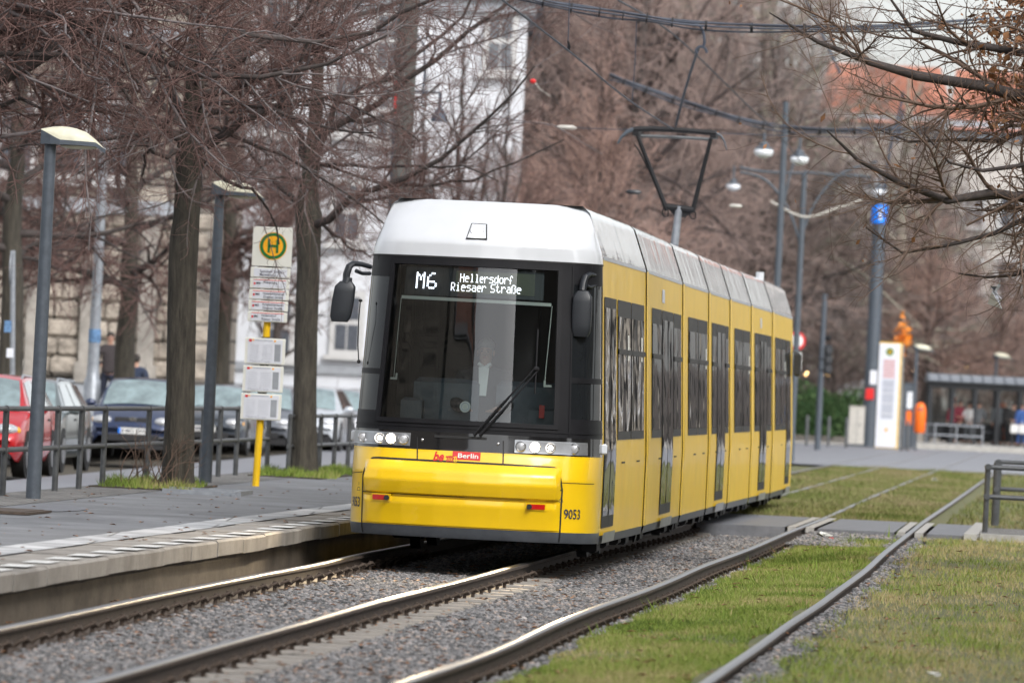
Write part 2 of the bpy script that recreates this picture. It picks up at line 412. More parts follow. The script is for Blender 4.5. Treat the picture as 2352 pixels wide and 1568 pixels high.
PD = [(0,1440),(171,1406),(342,1367),(513,1334),(649,1307),(746,1293),(804,1275),(900,1258),(1815,1085)]
YY, XA = rail_line(PA); _, XB = rail_line(PB); _, XC = rail_line(PC); _, XD = rail_line(PD)
fA = lambda y: np.interp(y, YY, XA); fB = lambda y: np.interp(y, YY, XB)
fC = lambda y: np.interp(y, YY, XC); fD = lambda y: np.interp(y, YY, XD)
fE = lambda y: fD(y) - .52                  # platform edge
fK = lambda y: -5.32 + (y - 67) * .076      # fence line

def strip(name, fl, fr, y0, y1, z, mat, step=2.0, nx=2, kind='structure', zf=None):
    ys = np.arange(y0, y1 + .01, step); rows = []
    for y in ys:
        a, b = float(fl(y)), float(fr(y))
        rows.append([(a + (b - a) * k / (nx - 1), y, z) for k in range(nx)])
    o = MB().grid(rows).build(name, mat); o['kind'] = kind
    return o
g = MB(); g.add([(-1500, -400, -.35), (1500, -400, -.35), (1500, 2200, -.35), (-1500, 2200, -.35)], [(0, 1, 2, 3)])
g.build('ground', M['earth'])['kind'] = 'structure'
strip('track_bed', lambda y: fE(y) + .02, lambda y: fB(y) + .75, 20, 165, -.16, M['ballast'])
strip('lawn', lambda y: fB(y) + .3, lambda y: fB(y) + 60, 20, 170, -.06, M['lawn'], nx=12)
zab = lambda x, y: -.135 + .085 * np.clip((x - fA(y) - .15) / 1.0, 0, 1)
mb = MB(); mb.grid([[(float(fA(y)) + q, y, float(zab(float(fA(y)) + q, y))) for q in (.1, .15, .5, .9, 1.2, float(fB(y) - fA(y)) - .06)] for y in np.arange(20, 84, 2.1)]); mb.build('lawn', M['lawn'])['kind'] = 'structure'
strip('lawn', lambda y: fD(y) + .08, lambda y: fB(y) + .3, 91.2, 165, -.05, M['lawn'], nx=6)
strip('lawn', lambda y: fD(y) - 6, lambda y: fD(y) - .08, 130, 165, -.07, M['lawn'], nx=3)
# crossing road, far pavement
def quad(name, pts, mat, z):
    o = MB().add([(p[0], p[1], z) for p in pts], [(0, 1, 2, 3)]).build(name, mat); o['kind'] = 'structure'; return o
quad('road', [(-14, 165), (60, 162), (70, 240), (-10, 240)], M['road'], -.012)
quad('road', [(-11.3, 20), (fK(20) - .35, 20), (fK(165) - .2, 165), (-3.5, 165)], M['road'], -.12)
quad('road', [(-3.2, 165), (6, 165), (20, 330), (4, 330)], M['road'], -.1)
quad('pavement', [(-9.5, 240), (120, 240), (160, 420), (-9.5, 420)], M['concrete'], -.005)
quad('pavement', [(-60, 100), (-10.5, 100), (-2, 210), (-60, 210)], M['concrete'], .1)
# kerb at the far side of the crossing road
mb = MB(); mb.box((30, 239.8, -.02), (56, .25, .1)); mb.box((31, 247.2, .05), (34, 14, .26)); mb.build('far_platform', M['kerb'])['kind'] = 'structure'
mb = MB()
for y in (170, 178): mb.add([(-2, y, -.008), (60, y - 1, -.008), (60, y - .75, -.008), (-2, y + .25, -.008)], [(0, 1, 2, 3)])
for k in range(9):
    x = -5.3 - k * .02; y = 70 + k * 9
    mb.add([(x - 2.0 + (y - 70) * .075, y, -.116), (x - 1.88 + (y - 70) * .075, y, -.116), (x - 1.88 + (y - 66) * .075, y + 4, -.116), (x - 2.0 + (y - 66) * .075, y + 4, -.116)], [(0, 1, 2, 3)])
tag(mb.build('road_marking', M['marking']), kind='structure')

# platform: slab, wall, edge stones, tactile strip
strip('platform', lambda y: fK(y) - .25, lambda y: fE(y) - .62, 20, 150, .22, M['asphalt'], nx=4)
strip('platform_paving', lambda y: fK(y) - .2, lambda y: fK(y) + .75, 20, 150, .224, M['cobble'])
mb = MB(); ys = np.arange(20, 151, 1.5)
for i in range(len(ys) - 1):                # edge stones with small joints and offsets
    y0, y1 = ys[i] + .006, ys[i + 1] - .006; j = .006 * math.sin(i * 5.3); dz = .004 * math.sin(i * 3.1)
    a0, a1 = float(fE(y0)), float(fE(y1))
    v = []
    for (x, y) in ((a0 + j, y0), (a1 + j, y1)):
        v += [(x - .62, y, .222 + dz), (x - .02, y, .222 + dz), (x, y, .205 + dz), (x, y, .09 + dz), (x - .62, y, .09)]
    mb.add(v, [(0, 1, 6, 5), (1, 2, 7, 6), (2, 3, 8, 7), (3, 4, 9, 8), (4, 3, 2, 1, 0), (5, 6, 7, 8, 9)])
mb.build('platform_edge', M['concrete'], smooth=False)['kind'] = 'structure'
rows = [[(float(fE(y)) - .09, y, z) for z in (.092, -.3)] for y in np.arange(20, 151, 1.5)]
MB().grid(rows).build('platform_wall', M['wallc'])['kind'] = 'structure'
strip('tactile_strip', lambda y: fE(y) - .98, lambda y: fE(y) - .62, 20, 150, .229, M['tactile'], nx=3)
mb = MB(); y = 20.0; k = 0
while y < 148:                              # white dashes on the edge
    a0, a1 = float(fE(y)), float(fE(y + .55))
    mb.add([(a0 - .25, y, .232), (a0 - .05, y, .232), (a1 - .05, y + .55, .232), (a1 - .25, y + .55, .232)], [(0, 1, 2, 3)])
    y += 1.08; k += 1
mb.build('edge_marking', M['marking'])['kind'] = 'structure'
mb = MB(); mb.box((-4.62, 60.9, .235), (.62, 1.5, .02), rz=-.08); mb.box((-4.62, 60.9, .247), (.5, 1.35, .006), rz=-.08)
tag(mb.build('manhole_cover', M['rust']), 'rusty rectangular inspection cover set in the platform at the left edge', 'manhole cover')
# damp patch of repaired asphalt
mb = MB(); mb.add([(-4.4 + .35 * math.cos(a) , 63.6 + 1.6 * math.sin(a), .2262) for a in np.linspace(0, 6.28, 18)[:-1]], [tuple(range(17))])
mb.build('platform_patch', M['path'])['kind'] = 'structure'

# crossing path over the tracks
_ka, _kb = gr(2210, 1232), gr(2247, 1197)
fk = lambda y: float(_ka[0] + (y - _ka[1]) * (_kb[0] - _ka[0]) / (_kb[1] - _ka[1]))
mb = MB()
def pathq(x0, x1, za, y0=83.6, y1=91.2, z=-.01):
    mb.add([(x0(y0), y0, z), (x1(y0), y0, z), (x1(y1), y1, z), (x0(y1), y1, z), (x0(y0), y0, -.2), (x1(y0), y0, -.2)], [(0, 1, 2, 3), (4, 5, 1, 0)])
for a, b in ((lambda y: fE(y) + .03, lambda y: fD(y) - .06), (lambda y: fD(y) + .09, lambda y: fC(y) - .09), (lambda y: fC(y) + .06, lambda y: fA(y) - .2),
             (lambda y: fA(y) + .22, lambda y: fB(y) - .2), (lambda y: fB(y) + .22, fk)):
    pathq(lambda y, a=a: float(a(y)), lambda y, b=b: float(b(y)), 0)
mb.build('crossing_path', M['path'])['kind'] = 'structure'
mb = MB()
for fn in (fA, fB):
    for s in (-1, 1):
        p = [(float(fn(y)) + s * .06, y) for y in (83.7, 91.1)]; q = [(float(fn(y)) + s * .17, y) for y in (83.7, 91.1)]
        mb.add([(*p[0], -.004), (*q[0], -.004), (*q[1], -.004), (*p[1], -.004), (*p[0], -.2), (*q[0], -.2)], [(0, 1, 2, 3), (4, 5, 1, 0)])
tag(mb.build('crossing_edge_slabs', M['kerb']), kind='structure')
mb = MB(); mb.add([(fk(83.4) + dx, 83.4, z) for dx, z in ((0, -.1), (0, .02), (.17, .02), (.17, -.1))] + [(fk(92) + dx, 92, z) for dx, z in ((0, -.1), (0, .02), (.17, .02), (.17, -.1))], [(0, 1, 2, 3)[::-1], (1, 5, 6, 2), (0, 4, 5, 1), (3, 2, 6, 7)]); mb.box((fk(83.5) + 2.7, 83.5, -.02), (5, .22, .1))
mb.build('kerb', M['kerb'])['kind'] = 'structure'
quad('pavement', [(fk(83.6) + .17, 83.6), (12, 83.6), (12, 91), (fk(91) + .17, 91)], M['cobble'], -.03)

# rails
RNG = np.random.default_rng(7); random.seed(5)
clip = MB()
for s in (-1, 1):
    clip.tube([(s * .045, .0, .0), (s * .05, .03, .03), (s * .035, .075, .05), (s * .01, .09, .035), (s * .008, .05, .02)], .009, 6)
clip.cyl((0, .055, -.03), (0, .055, .062), .013, 6); clip.box((0, .055, .045), (.035, .035, .012)); clip.box((0, .05, -.025), (.12, .12, .03), ch=.01)
for v in range(len(clip.v)):
    x, y, z = clip.v[v]; clip.v[v] = (y, x, z)
def make_rail(label, fn, side, y0=22, y1=300, clips=None, name='tram_rail'):
    ys = np.concatenate([np.arange(y0, 110, .8), np.arange(110, y1, 5)]); r = []
    prof = [(-.07, -.16), (-.07, -.148), (-.01, -.12), (-.008, -.045), (-.034, -.032), (-.036, -.008), (-.028, 0.0), (.028, 0.0), (.036, -.008), (.034, -.032), (.008, -.045), (.01, -.12), (.07, -.148), (.07, -.16)]
    V = []; n = len(prof)
    for y in ys:
        x = float(fn(y)); V += [(x + a, y, b) for a, b in prof]
    fs = []; mi = []
    for i in range(len(ys) - 1):
        for k in range(n - 1):
            fs.append((i * n + k, i * n + k + 1, (i + 1) * n + k + 1, (i + 1) * n + k)); mi.append(0 if 5 <= k <= 7 else 1)
    fs.append(tuple(range(n))[::-1]); mi.append(1)
    mb = MB(); mb.v = V; mb.f = [list(f) for f in fs]; mb.m = mi
    o = mb.build(name, [M['steel'], M['rust']], smooth=True, ang=50)
    tag(o, label, 'rail', 'tram rails')
    if clips:
        proto = None
        for y in np.arange(clips[0], clips[1], .72)[:98]:
            if proto is None: c = proto = clip.build('rail_clip', M['rust'], o, smooth=True)
            else: c = proto.copy(); link(c, o)
            c.location = (float(fn(y)) + side * .045, y, -.125); c.scale = (side * 1.15, 1.15, 1.15)
            c.rotation_euler = (0, 0, -.06 * side + random.uniform(-.05, .05))
    return o
make_rail('tram rail running close under the platform wall, leftmost of the four', fD, 1, clips=(34, 66))
make_rail('tram rail with clips in grey gravel, right rail under the yellow tram', fC, 1, clips=(32, 84))
make_rail('bright tram rail between the gravel bed and the grass strip', fA, 1, clips=(34, 83))
make_rail('tram rail with grass on both sides, rightmost of the four', fB, 1)
sl = None
sm = MB()
for s in (1, -1): sm.box((s * .92, 0, -.155), (.34, .24, .05), ch=.018)
sm.box((0, 0, -.2), (2.1, .22, .06))
for i, y in enumerate(np.arange(32, 84, .72)):
    xc = (float(fC(y)) + float(fD(y))) / 2
    if sl is None: o = sl = sm.build('sleeper', M['concrete'])
    else: o = sl.copy(); link(o)
    o.location = (xc, y, random.uniform(-.006, .006)); o.rotation_euler = (0, 0, -.07)
    tag(o, 'weathered concrete sleeper end showing beside the rail clips of the gravel track', 'sleeper', 'concrete sleepers under the left track')

# gravel stones
def scatter_xy(n, y0, y1, fl, fr, p=1.0):
    """denser towards the camera"""
    u = RNG.random(n); Y = (y0 ** (1 - p) + u * (y1 ** (1 - p) - y0 ** (1 - p))) ** (1 / (1 - p)) if p != 1 else y0 * (y1 / y0) ** u
    a, b = np.asarray(fl(Y), float), np.asarray(fr(Y), float)
    X = a + (b - a) * RNG.random(n)
    px = 1176 + F * X / Y
    k = (px > -60) & (px < 2420)
    return X[k], Y[k]
def stones(name, n, y0, y1, fl, fr, z, smin, smax, label, flat=.6, p=1.6):
    X, Y = scatter_xy(n, y0, y1, fl, fr, p); n = len(X)
    base = np.array([(1, 0, 0), (0, 1, 0), (-1, 0, 0), (0, -1, 0), (0, 0, 1), (.7, .7, .45), (-.7, .7, .35), (-.7, -.7, .5), (.7, -.7, .4)]) * 1.0
    fc = np.array([(0, 5, 4), (5, 1, 4), (1, 6, 4), (6, 2, 4), (2, 7, 4), (7, 3, 4), (3, 8, 4), (8, 0, 4), (0, 1, 5), (1, 2, 6), (2, 3, 7), (3, 0, 8)])
    S = smin + (smax - smin) * RNG.random(n) ** 2
    V = base[None] * (.6 + .8 * RNG.random((n, 9, 3))) * S[:, None, None]
    a = RNG.random(n) * 6.28; c, s_ = np.cos(a), np.sin(a)
    x = V[:, :, 0] * c[:, None] - V[:, :, 1] * s_[:, None]; y = V[:, :, 0] * s_[:, None] + V[:, :, 1] * c[:, None]
    V = np.stack([x + X[:, None], y + Y[:, None], V[:, :, 2] * flat + z + RNG.normal(0, .006, n)[:, None]], -1)
    Fc = fc[None] + (np.arange(n) * 9)[:, None, None]
    me = fast_mesh(name, V.reshape(-1, 3), [(Fc.reshape(-1, 3), 0)], [M['stones']], attr=np.repeat(RNG.random(n), 9))
    o = link(bpy.data.objects.new(name, me)); tag(o, label, 'gravel', kind='stuff'); return o
stones('gravel', 62000, 31, 83.4, lambda y: fD(y) + .1, lambda y: fC(y) - .08, -.155, .009, .026, 'grey track gravel between the two rails of the left track')
stones('gravel', 62000, 31, 83.4, lambda y: fC(y) + .32, lambda y: fA(y) - .07, -.155, .009, .026, 'grey track gravel between the left and right tram tracks')
stones('gravel', 9000, 31, 83.4, lambda y: fB(y) + .06, lambda y: fB(y) + .26 + .08 * np.sin(y * 1.3), -.06, .01, .025, 'narrow band of gravel along the rightmost rail')
stones('gravel', 3500, 76, 83.4, lambda y: fA(y) + .15, lambda y: fB(y) - .1, -.055, .014, .03, 'strip of brown gravel in front of the crossing path')
stones('gravel', 5000, 31, 83, lambda y: fA(y) + .05, lambda y: fA(y) + .24, -.14, .012, .03, 'dark gravel edge along the right side of the bright rail')

# dead leaves on the gravel
def leaves(name, n, y0, y1, fl, fr, z, label):
    X, Y = scatter_xy(n, y0, y1, fl, fr, 1.3); n = len(X); S = RNG.uniform(.015, .04, n); a = RNG.random(n) * 6.28
    b = np.array([(-1, 0, 0), (0, -.6, .3), (1, 0, .1), (0, .6, .35)])
    V = b[None] * S[:, None, None]; c, s_ = np.cos(a), np.sin(a)
    V = np.stack([V[:, :, 0] * c[:, None] - V[:, :, 1] * s_[:, None] + X[:, None], V[:, :, 0] * s_[:, None] + V[:, :, 1] * c[:, None] + Y[:, None], V[:, :, 2] + z], -1)
    me = fast_mesh(name, V.reshape(-1, 3), [(np.arange(n * 4).reshape(-1, 4), 0)], [M['leaf']])
    tag(link(bpy.data.objects.new(name, me)), label, 'leaves', kind='stuff')
leaves('fallen_leaves', 1500, 32, 82, lambda y: fD(y) + .1, lambda y: fA(y) - .1, -.128, 'brown dead leaves scattered over the track gravel')
leaves('fallen_leaves', 260, 36, 80, lambda y: fE(y) + .0 - .06, lambda y: fD(y) - .06, -.13, 'dead leaves caught between the platform wall and the rail')

leaves('fallen_leaves', 260, 44, 100, lambda y: fK(y), lambda y: fE(y) - .3, .235, 'a few dead leaves lying on the platform asphalt')
leaves('fallen_leaves', 700, 34, 80, lambda y: fA(y) + .2, lambda y: fB(y) + 4, -.03, 'brown leaf scraps in the grass right of the gravel bed')
# grass
def grass(name, n, y0, y1, fl, fr, z, h, w, label, p=1.7, dens=None, bias=0.0, mat='grass'):
    X, Y = scatter_xy(n, y0, y1, fl, fr, p)
    if dens is not None:
        k = RNG.random(len(X)) < dens(X, Y); X, Y = X[k], Y[k]
    n = len(X); sc = (Y / 45) ** .55
    hh = h * RNG.uniform(.45, 1.25, n) * (.7 + .5 * np.sin(X * 2.1 + np.sin(Y * .7)) ** 2) * np.clip(sc, 1, 1.5); ww = w * sc * RNG.uniform(.7, 1.3, n)
    a = RNG.random(n) * 6.28; lean = RNG.uniform(.1, 1.1, n) * hh; la = RNG.random(n) * 6.28
    dx, dy = np.cos(a) * ww, np.sin(a) * ww * .5; z = z(X, Y) if callable(z) else np.full(n, z)
    b0 = np.stack([X - dx, Y - dy, z], -1); b1 = np.stack([X + dx, Y + dy, z], -1)
    t = np.stack([X + np.cos(la) * lean, Y + np.sin(la) * lean, z + hh], -1)
    V = np.stack([b0, b1, t], 1).reshape(-1, 3)
    r = np.clip(RNG.normal(.5 + bias, .24, n), 0, 1)
    me = fast_mesh(name, V, [(np.arange(n * 3).reshape(-1, 3), 0)], [M[mat]], attr=np.repeat(r, 3))
    tag(link(bpy.data.objects.new(name, me)), label, 'grass', kind='stuff')
clump = lambda X, Y: np.clip(.75 + .5 * np.sin(X * 3.1 + Y * .35) * np.sin(Y * .9 + X), .25, 1)
grass('grass', 230000, 30, 83, lambda y: fB(y) + .2 + .07 * np.sin(y * 1.9), lambda y: fB(y) + 9, -.06, .05, .0035, 'mown patchy green and straw coloured grass right of the rails', dens=clump, bias=.13)
grass('grass', 150000, 31, 80.5, lambda y: fA(y) + .2 + .05 * np.sin(y * 2.3), lambda y: fB(y) - .1 - .06 * np.sin(y), zab, .036, .0035, 'bright green grass strip between the rails of the right track', dens=clump, bias=-.12)
grass('grass', 60000, 83, 165, lambda y: np.maximum(fB(y) + .25, 6.3 + (y < 91.3) * 8), lambda y: fB(y) + 16, -.06, .06, .006, 'grass beyond the crossing path on the right', p=1.2, bias=.0, mat='grassdull')
grass('grass', 60000, 91.3, 165, lambda y: fD(y) + .15, lambda y: fB(y) - .1, -.05, .05, .006, 'grass between the far rails beyond the crossing path', p=1.2, bias=.1, mat='grassdull')
grass('grass', 7000, 45, 82, lambda y: fA(y) + .12, lambda y: fB(y) - .08, zab, .09, .006, 'longer dark tufts in the grass of the right track', bias=-.25,
      dens=lambda X, Y: (np.sin(X * 5.3 + 1) * np.sin(Y * 1.7) > .72).astype(float))

# ------------------------------------------------------------------ tram
TH = 0.093; TW = 1.16
TO = np.array([-.345, 60.16]); AX = np.array([math.sin(TH), math.cos(TH)]); RX = np.array([math.cos(TH), -math.sin(TH)])
tram = empty('tram', (TO[0], TO[1], 0), -TH, 'yellow low floor tram with a white roof and black windscreen frame coming towards the camera', 'tram')
# local frame: x right, y backwards, z up.
def wz(z):
    return float(np.interp(z, [.1, .27, 1.0, 2.85, 2.9, 3.27, 3.33, 3.38], [.975, 1, 1, .925, .915, .80, .74, .3]))
# plan outline by arc length s (0 = nose)
_o = [(0, 0)]
for v, y in [(.3, .018), (.6, .075), (.8, .145), (.92, .215), (1.0, .29), (1.06, .38), (1.105, .49), (1.135, .60), (1.152, .72), (1.16, .86), (1.16, 1.3)]: _o.append((v, y))
_o = np.array(_o); _s = np.concatenate([[0], np.cumsum(np.hypot(*np.diff(_o, axis=0).T))])
SF = float(_s[-2]); 
def plan(s):
    a = abs(s)
    if a > _s[-1]: v, y = 1.16, 1.3 + a - _s[-1]
    else: v, y = float(np.interp(a, _s, _o[:, 0])), float(np.interp(a, _s, _o[:, 1]))
    return (v if s >= 0 else -v), y
_pz = [.12, .22, .30, .50, .66, .80, .97, 1.04, 1.20, 1.36, 2.0, 2.72, 2.80, 2.92, 2.97, 3.10, 3.27, 3.33, 3.38]
_pv = [.12, .05, .02, .0, -.02, -.03, .06, .075, .09, .11, .20, .32, .33, .335, .36, .50, .72, .84, 1.2]
def prof(z): return float(np.interp(z, _pz, _pv))
def surf(s, z, off=0.0):
    def P(s, z):
        v, y = plan(s); w = wz(z); fade = max(0.0, 1 - (y / .95) ** 1.6)
        return np.array([v * w, y + prof(z) * fade, z])
    p = P(s, z)
    if off:
        ds = P(s + .02, z) - P(s - .02, z); dz = P(s, z + .015) - P(s, z - .015)
        n = np.cross(ds, dz); n /= np.linalg.norm(n) + 1e-9; p = p + n * off
    return p
def t2w(p):  # tram local -> world
    return np.array([TO[0] + p[0] * RX[0] + p[1] * AX[0], TO[1] + p[0] * RX[1] + p[1] * AX[1], p[2]])
def sz_of(px, py):
    s, z = (px - 1085) / 245.0, 1.65 + (885 - py) / 247.0
    for it in range(25):
        e = np.array(proj(t2w(surf(s, z)))) - (px, py)
        h = .01
        a = (np.array(proj(t2w(surf(s + h, z)))) - np.array(proj(t2w(surf(s - h, z))))) / (2 * h)
        b = (np.array(proj(t2w(surf(s, z + h)))) - np.array(proj(t2w(surf(s, z - h))))) / (2 * h)
        J = np.stack([a, b], 1)
        if abs(np.linalg.det(J)) < 1e2: break
        d = np.linalg.solve(J, e); d = np.clip(d, -.15, .15); s -= d[0]; z -= d[1]
        if np.abs(d).max() < 1e-4: break
    return float(s), float(z)
def srange(a, b, st=.06): return list(np.linspace(a, b, max(2, int(abs(b - a) / st) + 2)))
def zrange(a, b, st=.06):
    k = [z for z in _pz + [.27, 1.0, 2.85, 2.9] if a + .004 < z < b - .004]
    return sorted(set([a, b] + k + [a + (b - a) * i / max(1, int((b - a) / .2)) for i in range(1, int((b - a) / .2))]))
def patch(mb, s0, s1, z0, z1, off=0.0, mi=0, th=0.0, taper=None):
    S = srange(s0, s1); Z = zrange(z0, z1)
    rows = [[surf(s, z, off) for s in S] for z in Z]
    mb.grid(rows, mi)
    if th:                              # return edges so the plate has a thickness
        E = [[surf(s, z0, off - th) for s in S], rows[0]], [rows[-1], [surf(s, z1, off - th) for s in S]]
        for e in E: mb.grid(list(e), mi)
        mb.grid([[surf(s0, z, off - th), surf(s0, z, off)] for z in Z], mi, flip=True); mb.grid([[surf(s1, z, off), surf(s1, z, off - th)] for z in Z], mi, flip=True)
    return mb
def spoly(mb, pts, off, mi=0):
    return mb.add([surf(s, z, off) for s, z in pts], [tuple(range(len(pts)))], mi)
def sline(mb, pts, w, off=.003, mi=0):
    """thin line along surface points (s,z)"""
    for (a, b) in zip(pts[:-1], pts[1:]):
        n = max(1, int(math.hypot(b[0] - a[0], b[1] - a[1]) / .05)); L = math.hypot(b[0] - a[0], b[1] - a[1]) + 1e-9
        nx, nz = -(b[1] - a[1]) / L * w / 2, (b[0] - a[0]) / L * w / 2
        rows = [[], []]
        for i in range(n + 1):
            s = a[0] + (b[0] - a[0]) * i / n; z = a[1] + (b[1] - a[1]) * i / n
            rows[0].append(surf(s - nx, z - nz, off)); rows[1].append(surf(s + nx, z + nz, off))
        mb.grid(rows, mi)
def sdisc(mb, s, z, r, off, mi=0, n=16, rz=None):
    spoly(mb, [(s + r * math.cos(a), z + (rz or r) * math.sin(a)) for a in np.linspace(0, 2 * math.pi, n + 1)[:-1]], off, mi)
SE = float(np.interp(1, [0, 1], [0, 1])) * (_s[-2] + .09)      # where the cab becomes the straight side

zs_y = .30          # skirt / yellow
zb0 = sz_of(959, 1031)[1]; zb1 = sz_of(1157, 999)[1]           # black band
gTL, gTR, gBL, gBR = sz_of(908, 604), sz_of(1285, 623), sz_of(872, 955), sz_of(1269, 977)
fz0 = sz_of(1090, 985)[1]; fz1 = sz_of(1090, 598)[1]; zt = sz_of(1120, 594)[1]
gs0, gs1 = (gTL[0] + gBL[0]) / 2, (gTR[0] + gBR[0]) / 2; gz0, gz1 = (gBL[1] + gBR[1]) / 2, (gTL[1] + gTR[1]) / 2
print('band', zb0, zb1, 'glass', gs0, gs1, gz0, gz1, 'frame', fz0, fz1, zt, 'SE', SE)
P = lambda mb, name, mat, **k: mb.build(name, mat, tram, smooth=True, **k)
mb = MB(); patch(mb, -SE, SE, .2, zs_y); P(mb, 'front_skirt', M['skirt'])
mb = MB(); patch(mb, -SE, SE, zs_y, zb0); P(mb, 'front_body', M['yellow'])
mb = MB(); patch(mb, -SE + .09, SE - .09, zb0, zb1); P(mb, 'headlight_band', M['gloss_black'])
mb = MB()
patch(mb, -SE, -SE + .09, zb0, zt); P(mb, 'corner_post', M['yellow']); mb = MB(); patch(mb, SE - .09, SE, zb0, zt); P(mb, 'corner_post', M['yellow'])
zc0, zc1 = sz_of(1340, 968)[1], sz_of(1345, 775)[1]; zc2 = zt - .2
csR = (sz_of(1312, 900)[0], SE - .11); 
mb = MB()                                       # black surround of the windows
patch(mb, -SE + .09, SE - .09, zb1, gz0); patch(mb, -SE + .09, SE - .09, gz1, zt)
patch(mb, gs1, csR[0], gz0, gz1); patch(mb, -csR[0], gs0, gz0, gz1) if -csR[0] < gs0 else None
for sg in (1, -1):
    a, b = (csR[0], SE - .09) if sg > 0 else (-SE + .09, -csR[0])
    patch(mb, a, b, gz0, gz0 + .06); patch(mb, a, b, zc2, gz1)
    patch(mb, a, b, 1.68, 1.73)
P(mb, 'window_surround', M['black'])
mb = MB()                                       # raised frame round the windscreen
fw = .042
patch(mb, gs0 - fw, gs0, gz0 - fw, gz1 + fw, .012, th=.02); patch(mb, gs1, gs1 + fw, gz0 - fw, gz1 + fw, .012, th=.02)
patch(mb, gs0, gs1, gz0 - fw, gz0, .012, th=.02); patch(mb, gs0, gs1, gz1, gz1 + fw, .012, th=.02)
for sg in (1, -1):
    a = sg * (csR[0] - .012); sline(mb, [(a, zb1 + .02), (a, zt - .03)], .014, .008)
sline(mb, [(-SE + .1, zb1 + .045), (SE - .1, zb1 + .045)], .012, .008)
P(mb, 'windscreen_frame', M['black'])
mb = MB(); patch(mb, gs0, gs1, gz0, gz1, -.008); P(mb, 'windscreen', M['wglass'])
mb = MB()
for sg in (1, -1):
    a, b = (csR[0], SE - .09) if sg > 0 else (-SE + .09, -csR[0])
    for q0, q1 in ((gz0 + .06, 1.68), (1.73, zc2)): mb = MB(); patch(mb, a, b, q0, q1, -.006); P(mb, 'corner_window', M['sglass'])
mb = MB(); patch(mb, -SE, SE, zt, 3.33); P(mb, 'roof_cap', M['white'], ang=60) if False else mb.build('roof_cap', M['white'], tram, smooth=True, ang=60)
mb = MB(); sline(mb, [(-SE, zt - .004), (SE, zt - .004)], .016, .004); P(mb, 'roof_seal', M['rubber'])

mb = MB(); tp_ = [surf(s, 3.33) for s in srange(-SE, SE)]; mb.add(tp_, [tuple(range(len(tp_)))]); P(mb, 'roof_plate', M['white'])

# lower flap, panel gaps, numbers
mb = MB()
GW = .011
pt = lambda *L: [sz_of(*p) for p in L]
flap = pt((833, 1200), (833, 1127), (834, 1090), (838, 1076), (846, 1060), (856, 1051), (870, 1050.5)) + pt((1000, 1058), (1140, 1065.5), (1262, 1073), (1275, 1074.5), (1283, 1083), (1287, 1098), (1291, 1125), (1289, 1154), (1285, 1215))
flap[0] = (flap[1][0] + .01, .21); flap[-1] = (flap[-2][0] - .005, .21)
sline(mb, flap, GW * 1.5, .004)
sline(mb, [flap[1], pt((1060, 1140))[0], flap[-3]], GW, .004)
for px0, py0, px1, py1 in ((959, 1004, 958.5, 1056), (1156, 1012, 1155, 1067)): sline(mb, pt((px0, py0), (px1, py1)), GW, .004)
for a in ((801, 1081, 833, 1083), (1287, 1108, 1364, 1111)): sline(mb, pt(a[:2], a[2:]), .006, .003)
P(mb, 'panel_gaps', M['rubber'])
# raised sloping bumper flap (its upper face catches the sky)
fl_s0, fl_s1 = flap[1][0] + .02, flap[-3][0] - .02
zf0, zf1 = pt((1060, 1142))[0][1] + .012, pt((1060, 1062))[0][1] - .012
def flap_pt(s, z, depth):
    t = (z - zf0) / (zf1 - zf0); b = depth * float(np.interp(t, [0, .03, .42, .47, .95, 1], [.3, .55, 1, .97, .2, .1]))
    es = min(1, min(s - fl_s0, fl_s1 - s) / .06); return surf(s, z, .004 + b * max(0, es))
mb = MB(); S = srange(fl_s0, fl_s1, .03); S = sorted(set(S + [fl_s0 + .02, fl_s0 + .06, fl_s1 - .06, fl_s1 - .02]))
mb.grid([[flap_pt(s, z, .06) for s in S] for z in np.linspace(zf0, zf1, 22)])
P(mb, 'coupler_flap', M['yellow'])
zl0, zl1 = .315, zf0 - .03
mb = MB(); S = srange(fl_s0 - .005, fl_s1 + .005, .03)
def low_pt(s, z):
    t = (z - zl0) / (zl1 - zl0); e = min(1, min(s - S[0], S[-1] - s) / .05)
    return surf(s, z, .003 + .03 * e * float(np.interp(t, [0, .35, .72, .8, 1], [.35, .55, .9, 1, .55])))
mb.grid([[low_pt(s, z) for s in S] for z in np.linspace(zl0, zl1, 14)]); P(mb, 'bumper', M['yellow'])
for bx, kx in (((862, 1133.5, 897, 1146), 893), ((1209, 1156, 1249, 1168), 1215)):
    a, b = sz_of(bx[0], bx[3]), sz_of(bx[2], bx[1]); zc = (a[1] + b[1]) / 2
    mb = MB(); patch(mb, a[0] - .015, b[0] + .015, zc - .035, zc + .035, .040, th=.03); patch(mb, a[0], b[0], zc - .023, zc + .023, .046, 1)
    o = P(mb, 'rear_light', [M['yellow'], M['redlens']])
    k = sz_of(kx, (bx[1] + bx[3]) / 2)[0]; p = surf(k, zc, .045); m2 = MB(); m2.cyl(p, p + np.array([0, -.03, 0]), .024, 14); m2.build('knob', M['rubber'], o, smooth=True)
mb = MB()
for s_, x0, x1, y0, y1 in (('9053', 806, 827, 1160, 1138), ('9053', 1294, 1331, 1191, 1168)):
    a, b = sz_of(x0, y0), sz_of(x1, y0); z0, z1 = a[1], a[1] + .092
    if x0 < 900: a = (b[0] - .2, 0)
    text_fit(mb, s_, a[0], b[0], z0, z1, lambda x, z: surf(x, z, .006), bold=.012)
# tiny jacking symbols
for px, py in ((837.5, 1117), (1281.5, 1143)):
    s, z = sz_of(px, py)
    sline(mb, [(s, z + .02), (s, z + .045)], .005, .07); sline(mb, [(s - .02, z - .03), (s - .012, z), (s + .012, z), (s + .02, z - .03), (s - .02, z - .03)], .004, .07)
P(mb, 'fleet_number', M['ink'])
